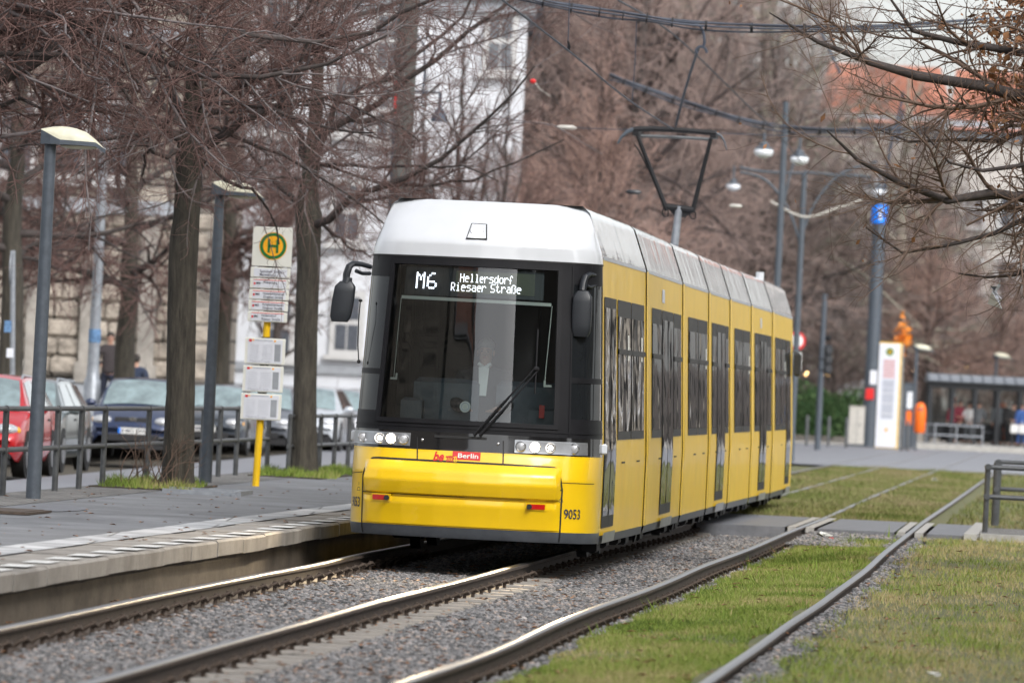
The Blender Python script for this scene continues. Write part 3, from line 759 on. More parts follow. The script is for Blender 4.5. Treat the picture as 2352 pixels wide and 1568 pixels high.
# slogan: red "be", gate, red box with "Berlin"
mb = MB()
O = .006
q = [sz_of(*p) for p in ((995, 1058), (1020, 1059.5), (1023, 1060), (1051, 1062), (1102, 1066))]
zb = q[0][1]; zt_ = zb + .078
f2 = lambda x, z: surf(x, z, O)
text_fit(mb, 'be', q[0][0], q[1][0] - .004, zb, zt_ + .01, f2, 0, bold=.03, shear=.25)
gx0 = q[2][0]; gw = sz_of(1049, 1050)[0] - gx0; rx0 = gx0 + gw * .62; rx1 = q[4][0]
spoly(mb, [(rx0, zb + .02), (rx1, zb + .02), (rx1, zt_ + .02), (rx0, zt_ + .02)], O, 0)
for k in range(6):
    x = gx0 + .012 + k * gw / 6
    mi = 0 if x < rx0 else 1
    spoly(mb, [(x, zb - .004), (x + .008, zb - .004), (x + .008, zb + .036), (x, zb + .036)], O + .002, mi)
spoly(mb, [(gx0, zb + .038), (rx0, zb + .038), (rx0, zb + .048), (gx0, zb + .048)], O + .002, 0)
spoly(mb, [(rx0, zb + .038), (gx0 + gw, zb + .038), (gx0 + gw, zb + .048), (rx0, zb + .048)], O + .002, 1)
spoly(mb, [(gx0 + .03, zb + .055), (gx0 + gw - .03, zb + .055), (gx0 + gw - .03, zb + .063), (gx0 + .03, zb + .063)], O + .002, 1)
text_fit(mb, 'Berlin', gx0 + gw + .012, rx1 - .02, zb + .036, zt_ + .004, lambda x, z: surf(x, z, O + .003), 2, bold=.018)
P(mb, 'slogan_panel', [M['red'], M['yellow'], M['signwhite']])
# headlights
for (a0, a1, b0, b1), lamps in (((812, 943, 986, 1023), ((837, 1002, 'headlamp'), (874, 1004, 'lit2'), (900, 1006, 'lit'), (928, 1008.5, 'headlamp'))),
                                ((1182, 1349, 1012, 1044), ((1196, 1023, 'headlamp'), (1229, 1025.5, 'lit'), (1264, 1027.5, 'lit2'), (1317, 1030, 'headlamp')))):
    s0, s1 = sz_of(a0, (b0 + b1) / 2)[0], sz_of(a1, (b0 + b1) / 2)[0]
    zc = .5 * (sz_of(lamps[1][0], lamps[1][1])[1] + sz_of(lamps[2][0], lamps[2][1])[1])
    s0 = max(s0, -SE + .12); s1 = min(s1, SE - .12)
    mb = MB(); patch(mb, s0, s1, zc - .062, zc + .056, .006, th=.004); o = P(mb, 'headlight', M['headlamp'] if False else M['alu'])
    m3 = MB(); patch(m3, s0 + .01, s1 - .01, zc - .052, zc + .046, .009); m3.build('reflector', M['rim'], o, smooth=True)
    for lx, ly, mt in lamps:
        s, _ = sz_of(lx, ly); p = surf(s, zc - .004, .012)
        m2 = MB(); m2.lathe(p, [(.047, 0), (.05, -.012), (.044, -.018), (.038, -.008)], 18, 0, axis='y')
        m2.lathe(p + np.array([0, -.006, 0]), [(.039 if mt == 'headlamp' else (.031 if mt == 'lit' else .024), 0), (.03 if mt == 'headlamp' else .022, -.006), (.012, -.01)], 18, 1, axis='y')
        m2.build('lamp', [M['chrome'], M[mt] if mt != 'headlamp' else M['headlamp']], o, smooth=True)
    # small rectangular marker on the corner
    sg = 1 if a0 > 1000 else -1
    p = surf(sg * (SE - .06), zc - .0, .02); m2 = MB(); m2.box(p, (.05, .07, .10), ch=.015); P(m2, 'side_marker_light', M['lens'] if False else M['globe'])
for px, py in ((970, 1010), (1144, 1019.5)):
    p = surf(*sz_of(px, py), .0); m2 = MB(); m2.lathe(p, [(.012, 0), (.013, -.008), (.006, -.012)], 12, 0, axis='y'); P(m2, 'bolt', M['chrome'])
mb = MB(); s0, z0 = sz_of(998, 1001); s1, _ = sz_of(1118, 1004); patch(mb, s0, s1, z0 - .012, z0 + .012, .006); P(mb, 'wiper_slot', M['rubber'])
# roof light
q = pt((1083, 514), (1119, 516), (1119, 552), (1070, 550))
mb = MB(); spoly(mb, q[::-1], .008, 0); spoly(mb, [(s * .87 + sum(p[0] for p in q) / 4 * .13, z * .87 + sum(p[1] for p in q) / 4 * .13) for s, z in q][::-1], .013, 1)
o = P(mb, 'roof_light_panel', [M['rubber'], M['white']])
p = surf(*sz_of(1097, 532), .012); m2 = MB(); m2.lathe(p, [(.055, 0), (.058, -.03), (.052, -.035)], 20, 0, axis='y'); m2.lathe(p + np.array([0, -.034, .0]), [(.05, 0), (.03, -.008)], 20, 1, axis='y')
m2.build('roof_light', [M['white'], M['lit_roof']], o, smooth=True)

# destination display behind the glass
dTL, dBR = sz_of(928, 608), sz_of(1252, 681)
ds0, ds1, dz1, dz0 = dTL[0], dBR[0], dTL[1] - .01, sz_of(928, 664)[1] - .02
def dis(x, z, off=-.06): return surf(x, z, off)
dTop, dBot = sz_of(1090, 616)[1], sz_of(1090, 680)[1]
mb = MB(); mb.grid([[dis(s, z) for s in srange(ds0, ds1)] for z in (dBot, (dBot + dTop) / 2, dTop)])
disp = P(mb, 'destination_display', M['plastic'])
mb = MB(); mb.grid([[dis(s, z, -.055) for s in srange(sz_of(1044, 650)[0], sz_of(1230, 650)[0])] for z in (dBot + .035, dTop - .02)])
mb.build('display_panel', pm('display_green', (.10, .105, .055), .4), disp)
FONT5 = {'H': '1000110001100011111110001100011000110001', 'e': '0000000000011101000111111100001000001110', 'l': '0110000100001000010000100001000010001110',
         'r': '0000000000101101100110000100001000010000', 's': '0000000000011111000001110000010000111110', 'd': '0000100001011011001110001100011001101101',
         'o': '0000000000011101000110001100011000101110', 'f': '0011001001010000100011100010000100001000', 'R': '1111010001100011000111110101001001010001',
         'i': '0010000000011000010000100001000010001110', 'a': '0000000000011100000101111100011000101111', 'S': '0111110000100001000001110000010000111110',
         't': '0100001000111000100001000010000100100110', 'ß': '0111010001100011001010001100011000110110', 'M': '1000111011101011010110001100011000110001', '6': '0011001000100001000011110100011000101110', ' ': '0' * 40}
def led(mb, txt, x0, ztop, px, pz, skip=()):
    x = x0
    for ch in txt:
        bits = FONT5[ch]
        for r in range(8):
            for c in range(5):
                if bits[r * 5 + c] == '1':
                    a, b = x + c * px, ztop - r * pz
                    mb.add([dis(a, b, -.05), dis(a + px * .8, b, -.05), dis(a + px * .8, b - pz * .78, -.05), dis(a, b - pz * .78, -.05)], [(3, 2, 1, 0)])
        x += px * (6 if ch != ' ' else 4)
mb = MB()
a = sz_of(953, 622); b = sz_of(999, 662); led(mb, 'M6', a[0], a[1], (b[0] - a[0]) / 11, (a[1] - sz_of(953, 660)[1]) / 8)
a = sz_of(1056, 626); b = sz_of(1180, 632); led(mb, 'Hellersdorf', a[0], a[1], (b[0] - a[0]) / 65, .0098)
a = sz_of(1034, 646); b = sz_of(1199, 654); led(mb, 'Riesaer Straße', a[0], a[1], (b[0] - a[0]) / 81, .0098)
mb.build('led_text', M['led'], disp)
# interior of the cab: back wall, blind rail, dashboard, seat backs
def lbox(mb, c, d, mi=0, ch=.0): return mb.box(c, d, 0, mi, ch)
mb = MB(); lbox(mb, (0, 2.3, 1.6), (2.1, .06, 2.5)); lbox(mb, (0, 1.4, .38), (2.1, 1.9, .06)); lbox(mb, (-.98, 1.6, 1.6), (.05, 1.4, 2.4)); lbox(mb, (.98, 1.6, 1.6), (.05, 1.4, 2.4)); lbox(mb, (0, 1.5, 2.76), (2.0, 1.7, .05))
P(mb, 'cab_interior', M['rubber'])
mb = MB(); lbox(mb, (0, .62, 1.1), (1.6, .55, .22), ch=.05); lbox(mb, (-.62, .7, 1.3), (.2, .2, .35), ch=.03); lbox(mb, (.62, .66, 1.32), (.28, .12, .22), ch=.02)
P(mb, 'dashboard', M['skirt'])
mb = MB()
for x in (-.36, .42): mb.box((x, 1.25, 1.42), (.62, .1, .5), ch=.05)
P(mb, 'grey_screen_panel', M['lampgrey'])
mb = MB()
for (x0, y0, x1, y1, w) in ((919, 680, 1268, 699, .03), (918, 682, 901, 866, .008), (1270, 702, 1252, 884, .008)):
    a, b = sz_of(x0, y0), sz_of(x1, y1); rows = [[], []]
    nx, nz = (0, w / 2) if abs(a[0] - b[0]) > .5 else (w / 2, 0)
    for k in range(9):
        s, z = a[0] + (b[0] - a[0]) * k / 8, a[1] + (b[1] - a[1]) * k / 8
        rows[0].append(surf(s - nx, z - nz, -.03)); rows[1].append(surf(s + nx, z + nz, -.03))
    mb.grid(rows, 0, flip=(nx > 0))
for x, y in ((899, 865), (1257, 883)):
    s, z = sz_of(x, y); spoly(mb, [(s - .03, z - .02), (s + .05, z - .02), (s + .05, z + .0), (s - .03, z)], -.025)
    spoly(mb, [(s + (.03 if x < 1000 else -.03), z), (s + (.05 if x < 1000 else -.01), z), (s + (.05 if x < 1000 else -.01), z + .04), (s + (.03 if x < 1000 else -.03), z + .04)], -.0245)
P(mb, 'sun_blind_frame', M['signwhite'])
s, z = sz_of(1067.5, 933); mb = MB()
for r0, off, mi in ((.052, -.02, 0), (.04, -.0185, 1), (.03, -.017, 0)): sdisc(mb, s, z, r0, off, mi, 22)
P(mb, 'round_sticker', [M['signwhite'], M['alu']])
mb = MB()
for px, py, w, h in ((1233, 945, .05, .12),): lbox(mb, (sz_of(px, py)[0], .55, sz_of(px, py)[1]), (w, .04, h))
P(mb, 'first_aid_box', M['redlens'])
# wipers
for i, (a, b) in enumerate((((1088, 1000), (1228, 846)), ((1102, 1001), (1236, 850)))):
    A_, B_ = sz_of(*a), sz_of(*b); mb = MB()
    pts = [surf(A_[0] + (B_[0] - A_[0]) * t, A_[1] + (B_[1] - A_[1]) * t, .035 + .02 * math.sin(t * 3.1)) for t in np.linspace(0, 1, 8)]
    mb.tube(pts, [.014, .013, .012, .011, .010, .009, .009, .009], 6); o = P(mb, 'wiper_arm', M['darkmetal'])
    if i: 
        c = sz_of(1231, 848); mb = MB(); mb.box(surf(*c, .045), (.05, .03, .04), ch=.01)
        t0, t1 = sz_of(1235, 757), sz_of(1228, 905)
        mb.tube([surf(t0[0] + (t1[0] - t0[0]) * k / 6, t0[1] + (t1[1] - t0[1]) * k / 6, .02) for k in range(7)], .009, 6)
        mb.build('wiper_blade', M['darkmetal'], o, smooth=True)
# mirrors
def wpt(px, py, yl):       # tram-local point at a local depth yl seen at pixel
    Y = TO[1] + yl * AX[1]; w = at(px, py, Y); d = w[:2] - TO
    return np.array([d @ RX, d @ AX, w[2]])
mb = MB(); mb.tube([wpt(851, 613, .55), wpt(832, 607, .45), wpt(812, 605, .38), wpt(802, 612, .35), wpt(796, 630, .34), wpt(795, 645, .34)], [.022, .024, .028, .034, .036, .034], 10)
mb.tube([wpt(850, 628, .55), wpt(832, 628, .47), wpt(818, 622, .4)], [.018, .018, .02], 8)
mb.tube([wpt(800, 636, .34), wpt(796, 650, .34)], [.04, .05], 12); o = P(mb, 'mirror_arm', M['plastic'])
def housing(mb, top, bot, w, d):
    rows = []
    for t in np.linspace(0, 1, 9):
        k = {0: .6, 1: .8}.get(round(t, 3), 1.0) * (1 - .0 * t); c = top + (bot - top) * t; kk = k * (.9 + .1 * math.sin(t * 3.14))
        n = 16; rows.append([c + np.array([w * kk * math.copysign(abs(math.cos(a)) ** .3, math.cos(a)), d * kk * math.copysign(abs(math.sin(a)) ** .3, math.sin(a)), 0]) for a in np.linspace(0, 2 * math.pi, n + 1)])
    mb.grid(rows); mb.add(rows[0][:-1], [tuple(range(16))]); mb.add(rows[-1][:-1], [tuple(range(16))[::-1]])
mb = MB(); housing(mb, wpt(795, 646, .34), wpt(780, 739, .34), .1, .065); mb.build('mirror_housing', M['plastic'], o, smooth=True, ang=60)
mb = MB(); mb.tube([wpt(1366, 632, .62), wpt(1354, 630, .5), wpt(1345, 636, .42), wpt(1340, 650, .4), wpt(1338, 668, .38)], [.02, .024, .03, .034, .034], 10)
mb.tube([wpt(1367, 655, .62), wpt(1356, 660, .52), wpt(1348, 656, .45)], [.016, .016, .018], 8); o = P(mb, 'mirror_arm', M['plastic'])
mb = MB(); housing(mb, wpt(1339, 668, .38), wpt(1334, 773, .36), .092, .065); mb.build('mirror_housing', M['plastic'], o, smooth=True, ang=60)
for pts in (((1371, 668, .8), (1372, 700, .8), (1366, 745, .75), (1371, 800, .8), (1370, 830, .78)), ((828, 690, .75), (824, 730, .7), (822, 790, .72), (824, 830, .74))):
    mb = MB(); mb.tube([wpt(*p) for p in pts], .006, 5)
    mb.ell(wpt(*pts[-1]), (.018, .018, .018)); mb.ell(wpt(*pts[0]), (.02, .02, .015)); P(mb, 'kerb_view_cable', M['rubber'])

# modules
RP = [(.88, 60.8), (1.42, 66.6), (1.965, 73.2), (2.41, 78.3), (2.83, 83.2), (3.29, 88.3), (3.79, 93.6), (4.38, 100.6)]
LP = []
for x, y in RP:
    d = np.array([x, y]) - TO; LP.append(np.array([d @ RX, d @ AX]))
LP[0] = np.array([TW, .76])
ZL = [.10, .27, .55, 1.0, 1.7, 2.3, 2.80, 2.85]
ZR = [2.86, 2.9, 3.0, 3.12, 3.22, 3.27, 3.31]
def module(i):
    a, b = LP[i].copy(), LP[i + 1].copy()
    if i == 0: a = np.array([TW, .95 - .0])
    d = b - a; L = np.linalg.norm(d); d /= L; n = np.array([d[1], -d[0]])
    C0 = a - n * TW
    def S(t, z, side=1, off=0.0): 
        p = C0 + d * t + n * side * (TW * wz(z) + off); return (p[0], p[1], z)
    g0 = 0.0 if i == 0 else .16; g1 = L - (.0 if i == 6 else .10)
    # shell
    mb = MB()
    for side in (1, -1):
        rows = [[S(t, z, side) for t in np.linspace(g0, g1, 6)] for z in ZL[1:]]
        mb.grid(rows, 0, flip=side < 0)
        mb.grid([[S(t, z, side) for t in (g0, g1)] for z in (.19, .27)], 1, flip=side < 0)
    body = P(mb, 'car_section', [M['sideyellow'], M['skirt']])
    mb = MB()
    for side in (1, -1):
        mb.grid([[S(t, z, side) for t in (g0, g1)] for z in ZR], 0, flip=side < 0)
    ra = [S(g0, 3.31, s) for s in (-1, 1)] + [S(g1, 3.31, s) for s in (1, -1)]
    mb.add(ra, [(3, 2, 1, 0)])
    if i == 6: mb.add([S(g1, z, 1) for z in ZR] + [S(g1, z, -1) for z in ZR[::-1]], [tuple(range(2 * len(ZR)))])
    roof = P(mb, 'roof_section', M['white'])
    mb = MB()
    for side in (1, -1):
        mb.grid([[S(t, z, side, .004) for t in (g0, g1)] for z in (2.84, 2.875)], 0, flip=side < 0)
        for t in ([L * .5] if L > 5.6 else []): mb.grid([[S(t - .01, z, side, .003), S(t + .01, z, side, .003)] for z in ZR[:-1]], 1, flip=side < 0)
    mb.build('roof_gutter', [M['alu'], M['skirt']], roof)
    # bellows gap and bright strip at the front of each section
    if i > 0:
        mb = MB()
        for side in (1, -1):
            mb.grid([[S(t, z, side, o) for t, o in ((-.10, -.045), (.0, -.07), (.16, -.045))] for z in ZL + ZR], 0, flip=side < 0)
        ra = [S(-.1, 3.28, s, -.045) for s in (-1, 1)] + [S(.16, 3.28, s, -.045) for s in (1, -1)]; mb.add(ra, [(3, 2, 1, 0)])
        P(mb, 'bellows', M['rubber'])
        for side in (1, -1):
            mb = MB()
            mb.grid([[S(-.03, z, side, -.05), S(.06, z, side, -.02), S(.17 + .10 * max(0, (.8 - z)) , z, side, .016), S(.24 + .10 * max(0, (.8 - z)) , z, side, .006)] for z in ZL[1:]], 0, flip=side < 0)
            mb.grid([[S(-.115, z, side, .012), S(-.03, z, side, -.03)] for z in ZL[1:]], 1, flip=side < 0)
            mb.grid([[S(-.10 + .04, z, side, .006), S(.02, z, side, .006)] for z in (2.5, 2.84)], 2, flip=side < 0)
            P(mb, 'gap_fairing', [M['yellow'], M['alu'], M['rubber']])
    # window, doors : fractions of length
    W_ = {0: [('d', .02, .28), ('w', .31, .61), ('w', .62, .93)], 1: [('w', .13, .385), ('d', .395, .70), ('w', .71, .94)], 2: [('w', .19, .55), ('w', .56, .93)],
          3: [('w', .13, .35), ('d', .36, .74), ('w', .75, .92)], 4: [('w', .19, .55), ('w', .56, .93)], 5: [('w', .14, .37), ('d', .38, .69), ('w', .70, .93)], 6: [('w', .11, .37), ('w', .38, .64), ('d', .66, .88)]}[i]
    for side in (1, -1):
        for ty, f0, f1 in W_:
            t0, t1 = f0 * L, f1 * L; mb = MB(); z0 = 1.16 if ty == 'w' else .34
            def pl(a_, b_, za, zb_, off, mi, th=.0):
                Z = [za] + [z for z in ZL if za < z < zb_] + [zb_]
                mb.grid([[S(a_, z, side, off), S(b_, z, side, off)] for z in Z], mi, flip=side < 0)
            pl(t0, t1, z0, 2.5, .006, 0)
            if ty == 'w':
                pl(t0 + .05, t1 - .05, 1.24, 1.98, .010, 1); pl(t0 + .05, t1 - .05, 2.03, 2.34, .010, 1)
                mb.grid([[S(t0, z, side, .02), S(t1, z, side, .02)] for z in (1.98, 2.03)], 0, flip=side < 0)
                o = P(mb, 'window', [M['black'], M['sglass']])
                if i in (0, 2, 4, 6) and f0 > .3 and side > 0:
                    m2 = MB(); m2.grid([[S(t1 - .5, z, side, .013), S(t1 - .28, z, side, .013)] for z in (1.93, 2.17)]); m2.build('sticker', M['signwhite'], o)
            else:
                mid = (t0 + t1) / 2
                for q0, q1 in ((t0 + .06, mid - .05), (mid + .05, t1 - .06)): pl(q0, q1, .45, 2.4, .011, 1)
                o = P(mb, 'door', [M['black'], M['sglass']])
                m2 = MB(); m2.grid([[S(mid - .02, z, side, .02), S(mid + .02, z, side, .02)] for z in (.36, 2.45)], 0, flip=side < 0)
                m2.grid([[S(t0, z, side, .03), S(t1, z, side, .03)] for z in (.2, .3)], 1, flip=side < 0); m2.build('door_seal', [M['rubber'], M['alu']], o)
    # small hatches
    mb = MB()
    for side in (1, -1):
        for f in ((.45, .8) if i % 2 == 0 else (.35, .78)):
            t = f * L; mb.grid([[S(t - .22, z, side, .004), S(t + .22, z, side, .004)] for z in (.93, .945)], 0, flip=side < 0)
            for tt in (t - .22, t + .22): mb.grid([[S(tt - .006, z, side, .003), S(tt + .006, z, side, .003)] for z in (.32, .93)], 1, flip=side < 0)
    P(mb, 'service_hatch', [M['rubber'], M['orange']])
    if i in (1, 5):
        mb = MB(); mb.grid([[S(.4 * L, z, 1, .005), S(.47 * L, z, 1, .005)] for z in (2.58, 2.72)]); P(mb, 'side_display', M['paper'])
    # bogies under sections 1, 3, 5, 7
    if i in (0, 2, 4, 6):
        for f in (.45, .72) if i in (0, 6) else (.3, .65):
            mb = MB(); c = C0 + d * f * L
            for side in (1, -1):
                p = c + n * side * .76
                mb.cyl((p[0], p[1], .29), tuple((p + n * side * .10)) + (.29,), .29, 20)
                mb.cyl((c[0], c[1], .29), (p[0], p[1], .29), .07, 8); q_ = c + n * side * .98; mb.box((q_[0] - n[0] * side * .1, q_[1], .2), (.34, .34, .2), ch=.03)
            P(mb, 'wheelset', M['darkmetal'])
    mb = MB(); c = C0 + d * (L / 2); mb.box((c[0], c[1], .42), (1.7, L - .3, .3), rz=-math.atan2(d[0], d[1]))
    for f in (.2, .85): q_ = C0 + d * f * L + n * 1.0; mb.box((q_[0], q_[1], .15), (.14, .4, .12), ch=.02)
    P(mb, 'underframe', M['darkmetal'])
    if i == 6:   # simple tail cab end
        mb = MB(); Zs = [.19] + ZL[1:]
        mb.add([S(g1, z, 1) for z in Zs] + [S(g1, z, -1) for z in Zs[::-1]], [tuple(range(2 * len(Zs)))]); P(mb, 'rear_wall', M['black'])
        mb = MB(); p = S(g1 - .15, 2.15, 1, .03); mb.box((p[0] + .05, p[1], 2.15), (.1, .12, .36), ch=.03); mb.tube([(p[0] - .03, p[1], 2.36), (p[0] + .05, p[1], 2.33)], .015); P(mb, 'rear_mirror', M['plastic'])
    return body
for i in range(7): module(i)
# small roof antenna and the slanted front roof joint
p = wpt(1745, 638, 34); mb = MB(); mb.cyl((p[0], p[1], 3.25), (p[0], p[1], 3.42), .06, 12); P(mb, 'antenna', M['white'])

# pantograph on the fourth section
YL = 27.6
def pg(px, py, dy=0): return wpt(px, py, YL + dy)
pan = empty('pantograph', (0, 0, 0)); pan.parent = tram
for k_ in ('label', 'category'):
    if k_ in pan: del pan[k_]
PPart = lambda mb, name, mat: mb.build(name, mat, pan, smooth=True)
mb = MB(); c = pg(1548, 560); mb.tube([(c[0] - .12, c[1] + .9, 3.3), (c[0] - .02, c[1] + .3, 3.55), pg(1550, 556), pg(1560, 474)], [.055, .055, .055, .048], 12); PPart(mb, 'lower_arm', M['galv'])
mb = MB(); mb.tube([pg(1531, 474), pg(1592, 482)], .045, 10); mb.add([pg(1535, 480), pg(1588, 487), pg(1574, 500), pg(1550, 497)], [(0, 1, 2, 3)])
for x, y in ((1529, 487), (1592, 492)):
    mb.tube([pg(x - 5, y - 9), pg(x - 8, y + 3), pg(x - 3, y + 11), pg(x + 5, y + 10), pg(x + 6, y - 2), pg(x + 2, y - 8)], .010, 6)
PPart(mb, 'knee_joint', M['darkmetal'])
mb = MB(); mb.tube([pg(1532, 484), pg(1462, 306)], [.033, .026], 8); mb.tube([pg(1590, 488), pg(1633, 318)], [.033, .026], 8); PPart(mb, 'upper_arm', M['darkmetal'])
mb = MB(); mb.tube([pg(1528, 482), pg(1495, 400), pg(1470, 350), pg(1458, 332)], .012, 6); PPart(mb, 'control_rod', M['darkmetal'])
mb = MB(); mb.tube([pg(1455, 297), pg(1500, 296), pg(1560, 299), pg(1645, 306)], .036, 8); PPart(mb, 'contact_strip', M['darkmetal'])
mb = MB(); mb.tube([pg(1466, 312, .4), pg(1550, 315, .4), pg(1636, 320, .4)], .022, 8); PPart(mb, 'rear_strip', M['fence'])
mb = MB(); mb.tube([pg(1455, 297), pg(1440, 303), pg(1427, 315), pg(1419, 330)], [.03, .025, .02, .014], 8)
mb.tube([pg(1645, 306), pg(1656, 312), pg(1664, 326), pg(1669, 345)], [.02, .014, .012, .008], 8); PPart(mb, 'horn', M['lampgrey'])
for x_, y_ in ((1463, 306), (1640, 312)): mb = MB(); mb.box(pg(x_, y_, .2), (.08, .45, .08)); PPart(mb, 'head_bracket', M['darkmetal'])

# ------------------------------------------------------------------ trees
def resample(pts, rad, K=9):
    p = np.array(pts, float); d = np.concatenate([[0], np.cumsum(np.linalg.norm(np.diff(p, axis=0), axis=1))]); t = np.linspace(0, d[-1], K)
    return np.stack([np.interp(t, d, p[:, i]) for i in range(3)], 1), np.interp(t, d, rad)
def wiggle(P, amp, rng):
    N, K, _ = P.shape; n = rng.normal(0, 1, (N, K, 3)); n[:, 0] = 0
    return P + n * amp
def kids(P, R, n, Lr, ang, wob, trop, K, rng, tmin=.2, rf=.5, rmin=.003, tap=.35, tw=1.0):
    seg = np.linalg.norm(np.diff(P, axis=1), axis=2).sum(1); pr = seg / seg.sum()
    idx = rng.choice(len(P), n, p=pr); t = tmin + (1 - tmin) * rng.random(n) ** tw
    f = t * (P.shape[1] - 1); i = np.minimum(f.astype(int), P.shape[1] - 2); f = (f - i)[:, None]
    a, b = P[idx, i], P[idx, i + 1]; pos = a + (b - a) * f
    tan = b - a; tan /= np.linalg.norm(tan, axis=1, keepdims=True) + 1e-9
    r = R[idx, i] * (1 - f[:, 0]) + R[idx, i + 1] * f[:, 0]
    v = rng.normal(0, 1, (n, 3)); v -= (v * tan).sum(1, keepdims=True) * tan; v /= np.linalg.norm(v, axis=1, keepdims=True) + 1e-9
    an = np.radians(rng.uniform(*ang, n))[:, None]; d = np.cos(an) * tan + np.sin(an) * v
    L = rng.uniform(*Lr, n) * (1.15 - .55 * t) * np.clip(seg[idx] / np.median(seg), .5, 1.4)
    out = np.zeros((n, K, 3)); out[:, 0] = pos; p = pos.copy(); st = (L / (K - 1))[:, None]; cur = rng.normal(0, wob, (n, 3))
    for k in range(1, K):
        cur = cur * .6 + rng.normal(0, wob, (n, 3)); d = d + cur + np.array([0, 0, trop]) / (K - 1) * 1.0
        d /= np.linalg.norm(d, axis=1, keepdims=True) + 1e-9; p = p + d * st; out[:, k] = p
    r0 = np.maximum(r * rf, rmin); rr = r0[:, None] * np.linspace(1, tap, K)[None]
    return out, np.maximum(rr, rmin * .7)
def tubes(P, R, k):
    N, K, _ = P.shape; T = np.gradient(P, axis=1); T /= np.linalg.norm(T, axis=2, keepdims=True) + 1e-9
    ref = np.where(np.abs(T[:, :1, 2:3]) < .9, np.array([0, 0, 1.]), np.array([1., 0, 0]))
    A = np.cross(T, np.broadcast_to(ref, T.shape)); A /= np.linalg.norm(A, axis=2, keepdims=True) + 1e-9; B = np.cross(A, T)
    an = np.arange(k) * 2 * math.pi / k
    V = P[:, :, None] + R[:, :, None, None] * (A[:, :, None] * np.cos(an)[:, None] + B[:, :, None] * np.sin(an)[:, None])
    b = (np.arange(N) * K * k)[:, None, None] + (np.arange(K - 1) * k)[None, :, None]; q = np.arange(k)[None, None]; q2 = (q + 1) % k
    Fq = np.stack([b + q, b + q2, b + k + q2, b + k + q], -1).reshape(-1, 4)
    return V.reshape(-1, 3), Fq
def assemble(name, layers, mats, extra=None):
    """layers: (P,R,k,mat)"""
    Vs, Fs = [], []; o = 0
    for P_, R_, k, m in layers:
        v, f = tubes(P_, R_, k); Vs.append(v); Fs.append((f + o, m)); o += len(v)
    if extra is not None:
        v, f, m = extra; Vs.append(v); Fs.append((f + o, m)); o += len(v)
    return fast_mesh(name, np.concatenate(Vs), Fs, mats, smooth=True)
def leafcl(P, n, rng, spread, s=(.02, .045)):
    c = P[rng.integers(0, len(P), n), rng.integers(1, P.shape[1], n)] + rng.normal(0, spread, (n, 3)); S = rng.uniform(*s, n)
    b = rng.normal(0, 1, (n, 4, 3)); b = np.stack([b[:, 0], b[:, 1] * .5, -b[:, 0], -b[:, 1] * .5], 1); V = c[:, None] + b * S[:, None, None] * .6
    return V.reshape(-1, 3), np.arange(n * 4).reshape(-1, 4)
def px_limb(pts, Y, dY=0.0, r0=6, r1=2, K=10):
    n = len(pts); p = [at(x, y, Y + dY * i / (n - 1)) for i, (x, y) in enumerate(pts)]; k = F / Y
    return resample(p, np.linspace(r0, r1, n) / k, K)
def rand_limbs(c, n, z0, z1, L, rng, r=.05, up=.35, K=10, droop=-.1):
    out = []
    for i in range(n):
        z = rng.uniform(z0, z1); a = i * 2.4 + rng.uniform(-.4, .4); l = rng.uniform(*L); e = up + rng.uniform(-.25, .3)
        d = np.array([math.cos(a) * math.cos(e), math.sin(a) * math.cos(e), math.sin(e)]); p = np.array([c[0], c[1], z]); pts = [p]
        for k in range(K - 1): d = d + rng.normal(0, .09, 3) + [0, 0, droop * .3]; d /= np.linalg.norm(d); p = p + d * l / (K - 1); pts.append(p)
        out.append((np.array(pts), np.linspace(r, r * .25, K) * rng.uniform(.7, 1.2)))
    return out
def big_tree(label, trunk, limbs, seed, n2, n3, n4, L2, L3, L4, mats, name='street_tree', leaves_n=0, rmin=.0018, trop=.0, limb_mat=0, up=0, group=None):
    rng = np.random.default_rng(seed)
    base = trunk[0][0]; root = empty(name, base, 0, label, 'tree', group)
    loc = np.array([base[0], base[1], base[2]])
    P0 = np.stack([l[0] for l in limbs]) - loc; R0 = np.stack([l[1] for l in limbs])
    P0 = wiggle(P0, .025, rng)
    P2, R2 = kids(P0, R0, n2, L2, (25, 65), .12, trop, 8, rng, .1, .5, .0055)
    P3, R3 = kids(np.concatenate([P2]), np.concatenate([R2]), n3, L3, (25, 70), .13, trop, 6, rng, .1, .5, .0032)
    P4, R4 = kids(P3, R3, n4, L4, (25, 75), .2, up, 4, rng, .1, .6, rmin)
    P5, R5 = kids(P2, R2, n4 // 3, L4, (30, 80), .2, up, 4, rng, .1, .6, rmin)
    ex = None
    if leaves_n: v, f = leafcl(P4, leaves_n, rng, .06); ex = (v, f, 3)
    me = assemble('crown', [(P0, R0, 8, 0), (P2, R2, 5, 1), (P3, R3, 4, 2), (P4, R4, 3, 2), (P5, R5, 3, 2)], mats, ex)
    link(bpy.data.objects.new('crown', me), root)
    tp, tr = trunk; t = MB()
    n = 16; rows = []
    pp, rr = resample(np.array(tp) - loc, tr, 40)
    for i, (p, r) in enumerate(zip(pp, rr)):
        rows.append([p + np.array([math.cos(a), math.sin(a), 0]) * r * (1 + .05 * math.sin(3 * a + i * .31) + .035 * math.sin(7 * a - i * .22) + rng.normal(0, .012)) for a in np.linspace(0, 2 * math.pi, n + 1)[:-1]])
    for r_ in rows: r_.append(r_[0])
    t.grid(rows); t.build('trunk', M['bark'], root, smooth=True, ang=80)
    return root
TM = [M['limb'], M['limbgrey'], M['twig'], M['leaf']]
rng = np.random.default_rng(3)
def pxtrunk(pts, Y):
    p = [at(x, y, Y) for x, y, r in pts]; return (p, np.array([r for *_, r in pts]) * Y / F)
Y1 = 77.0
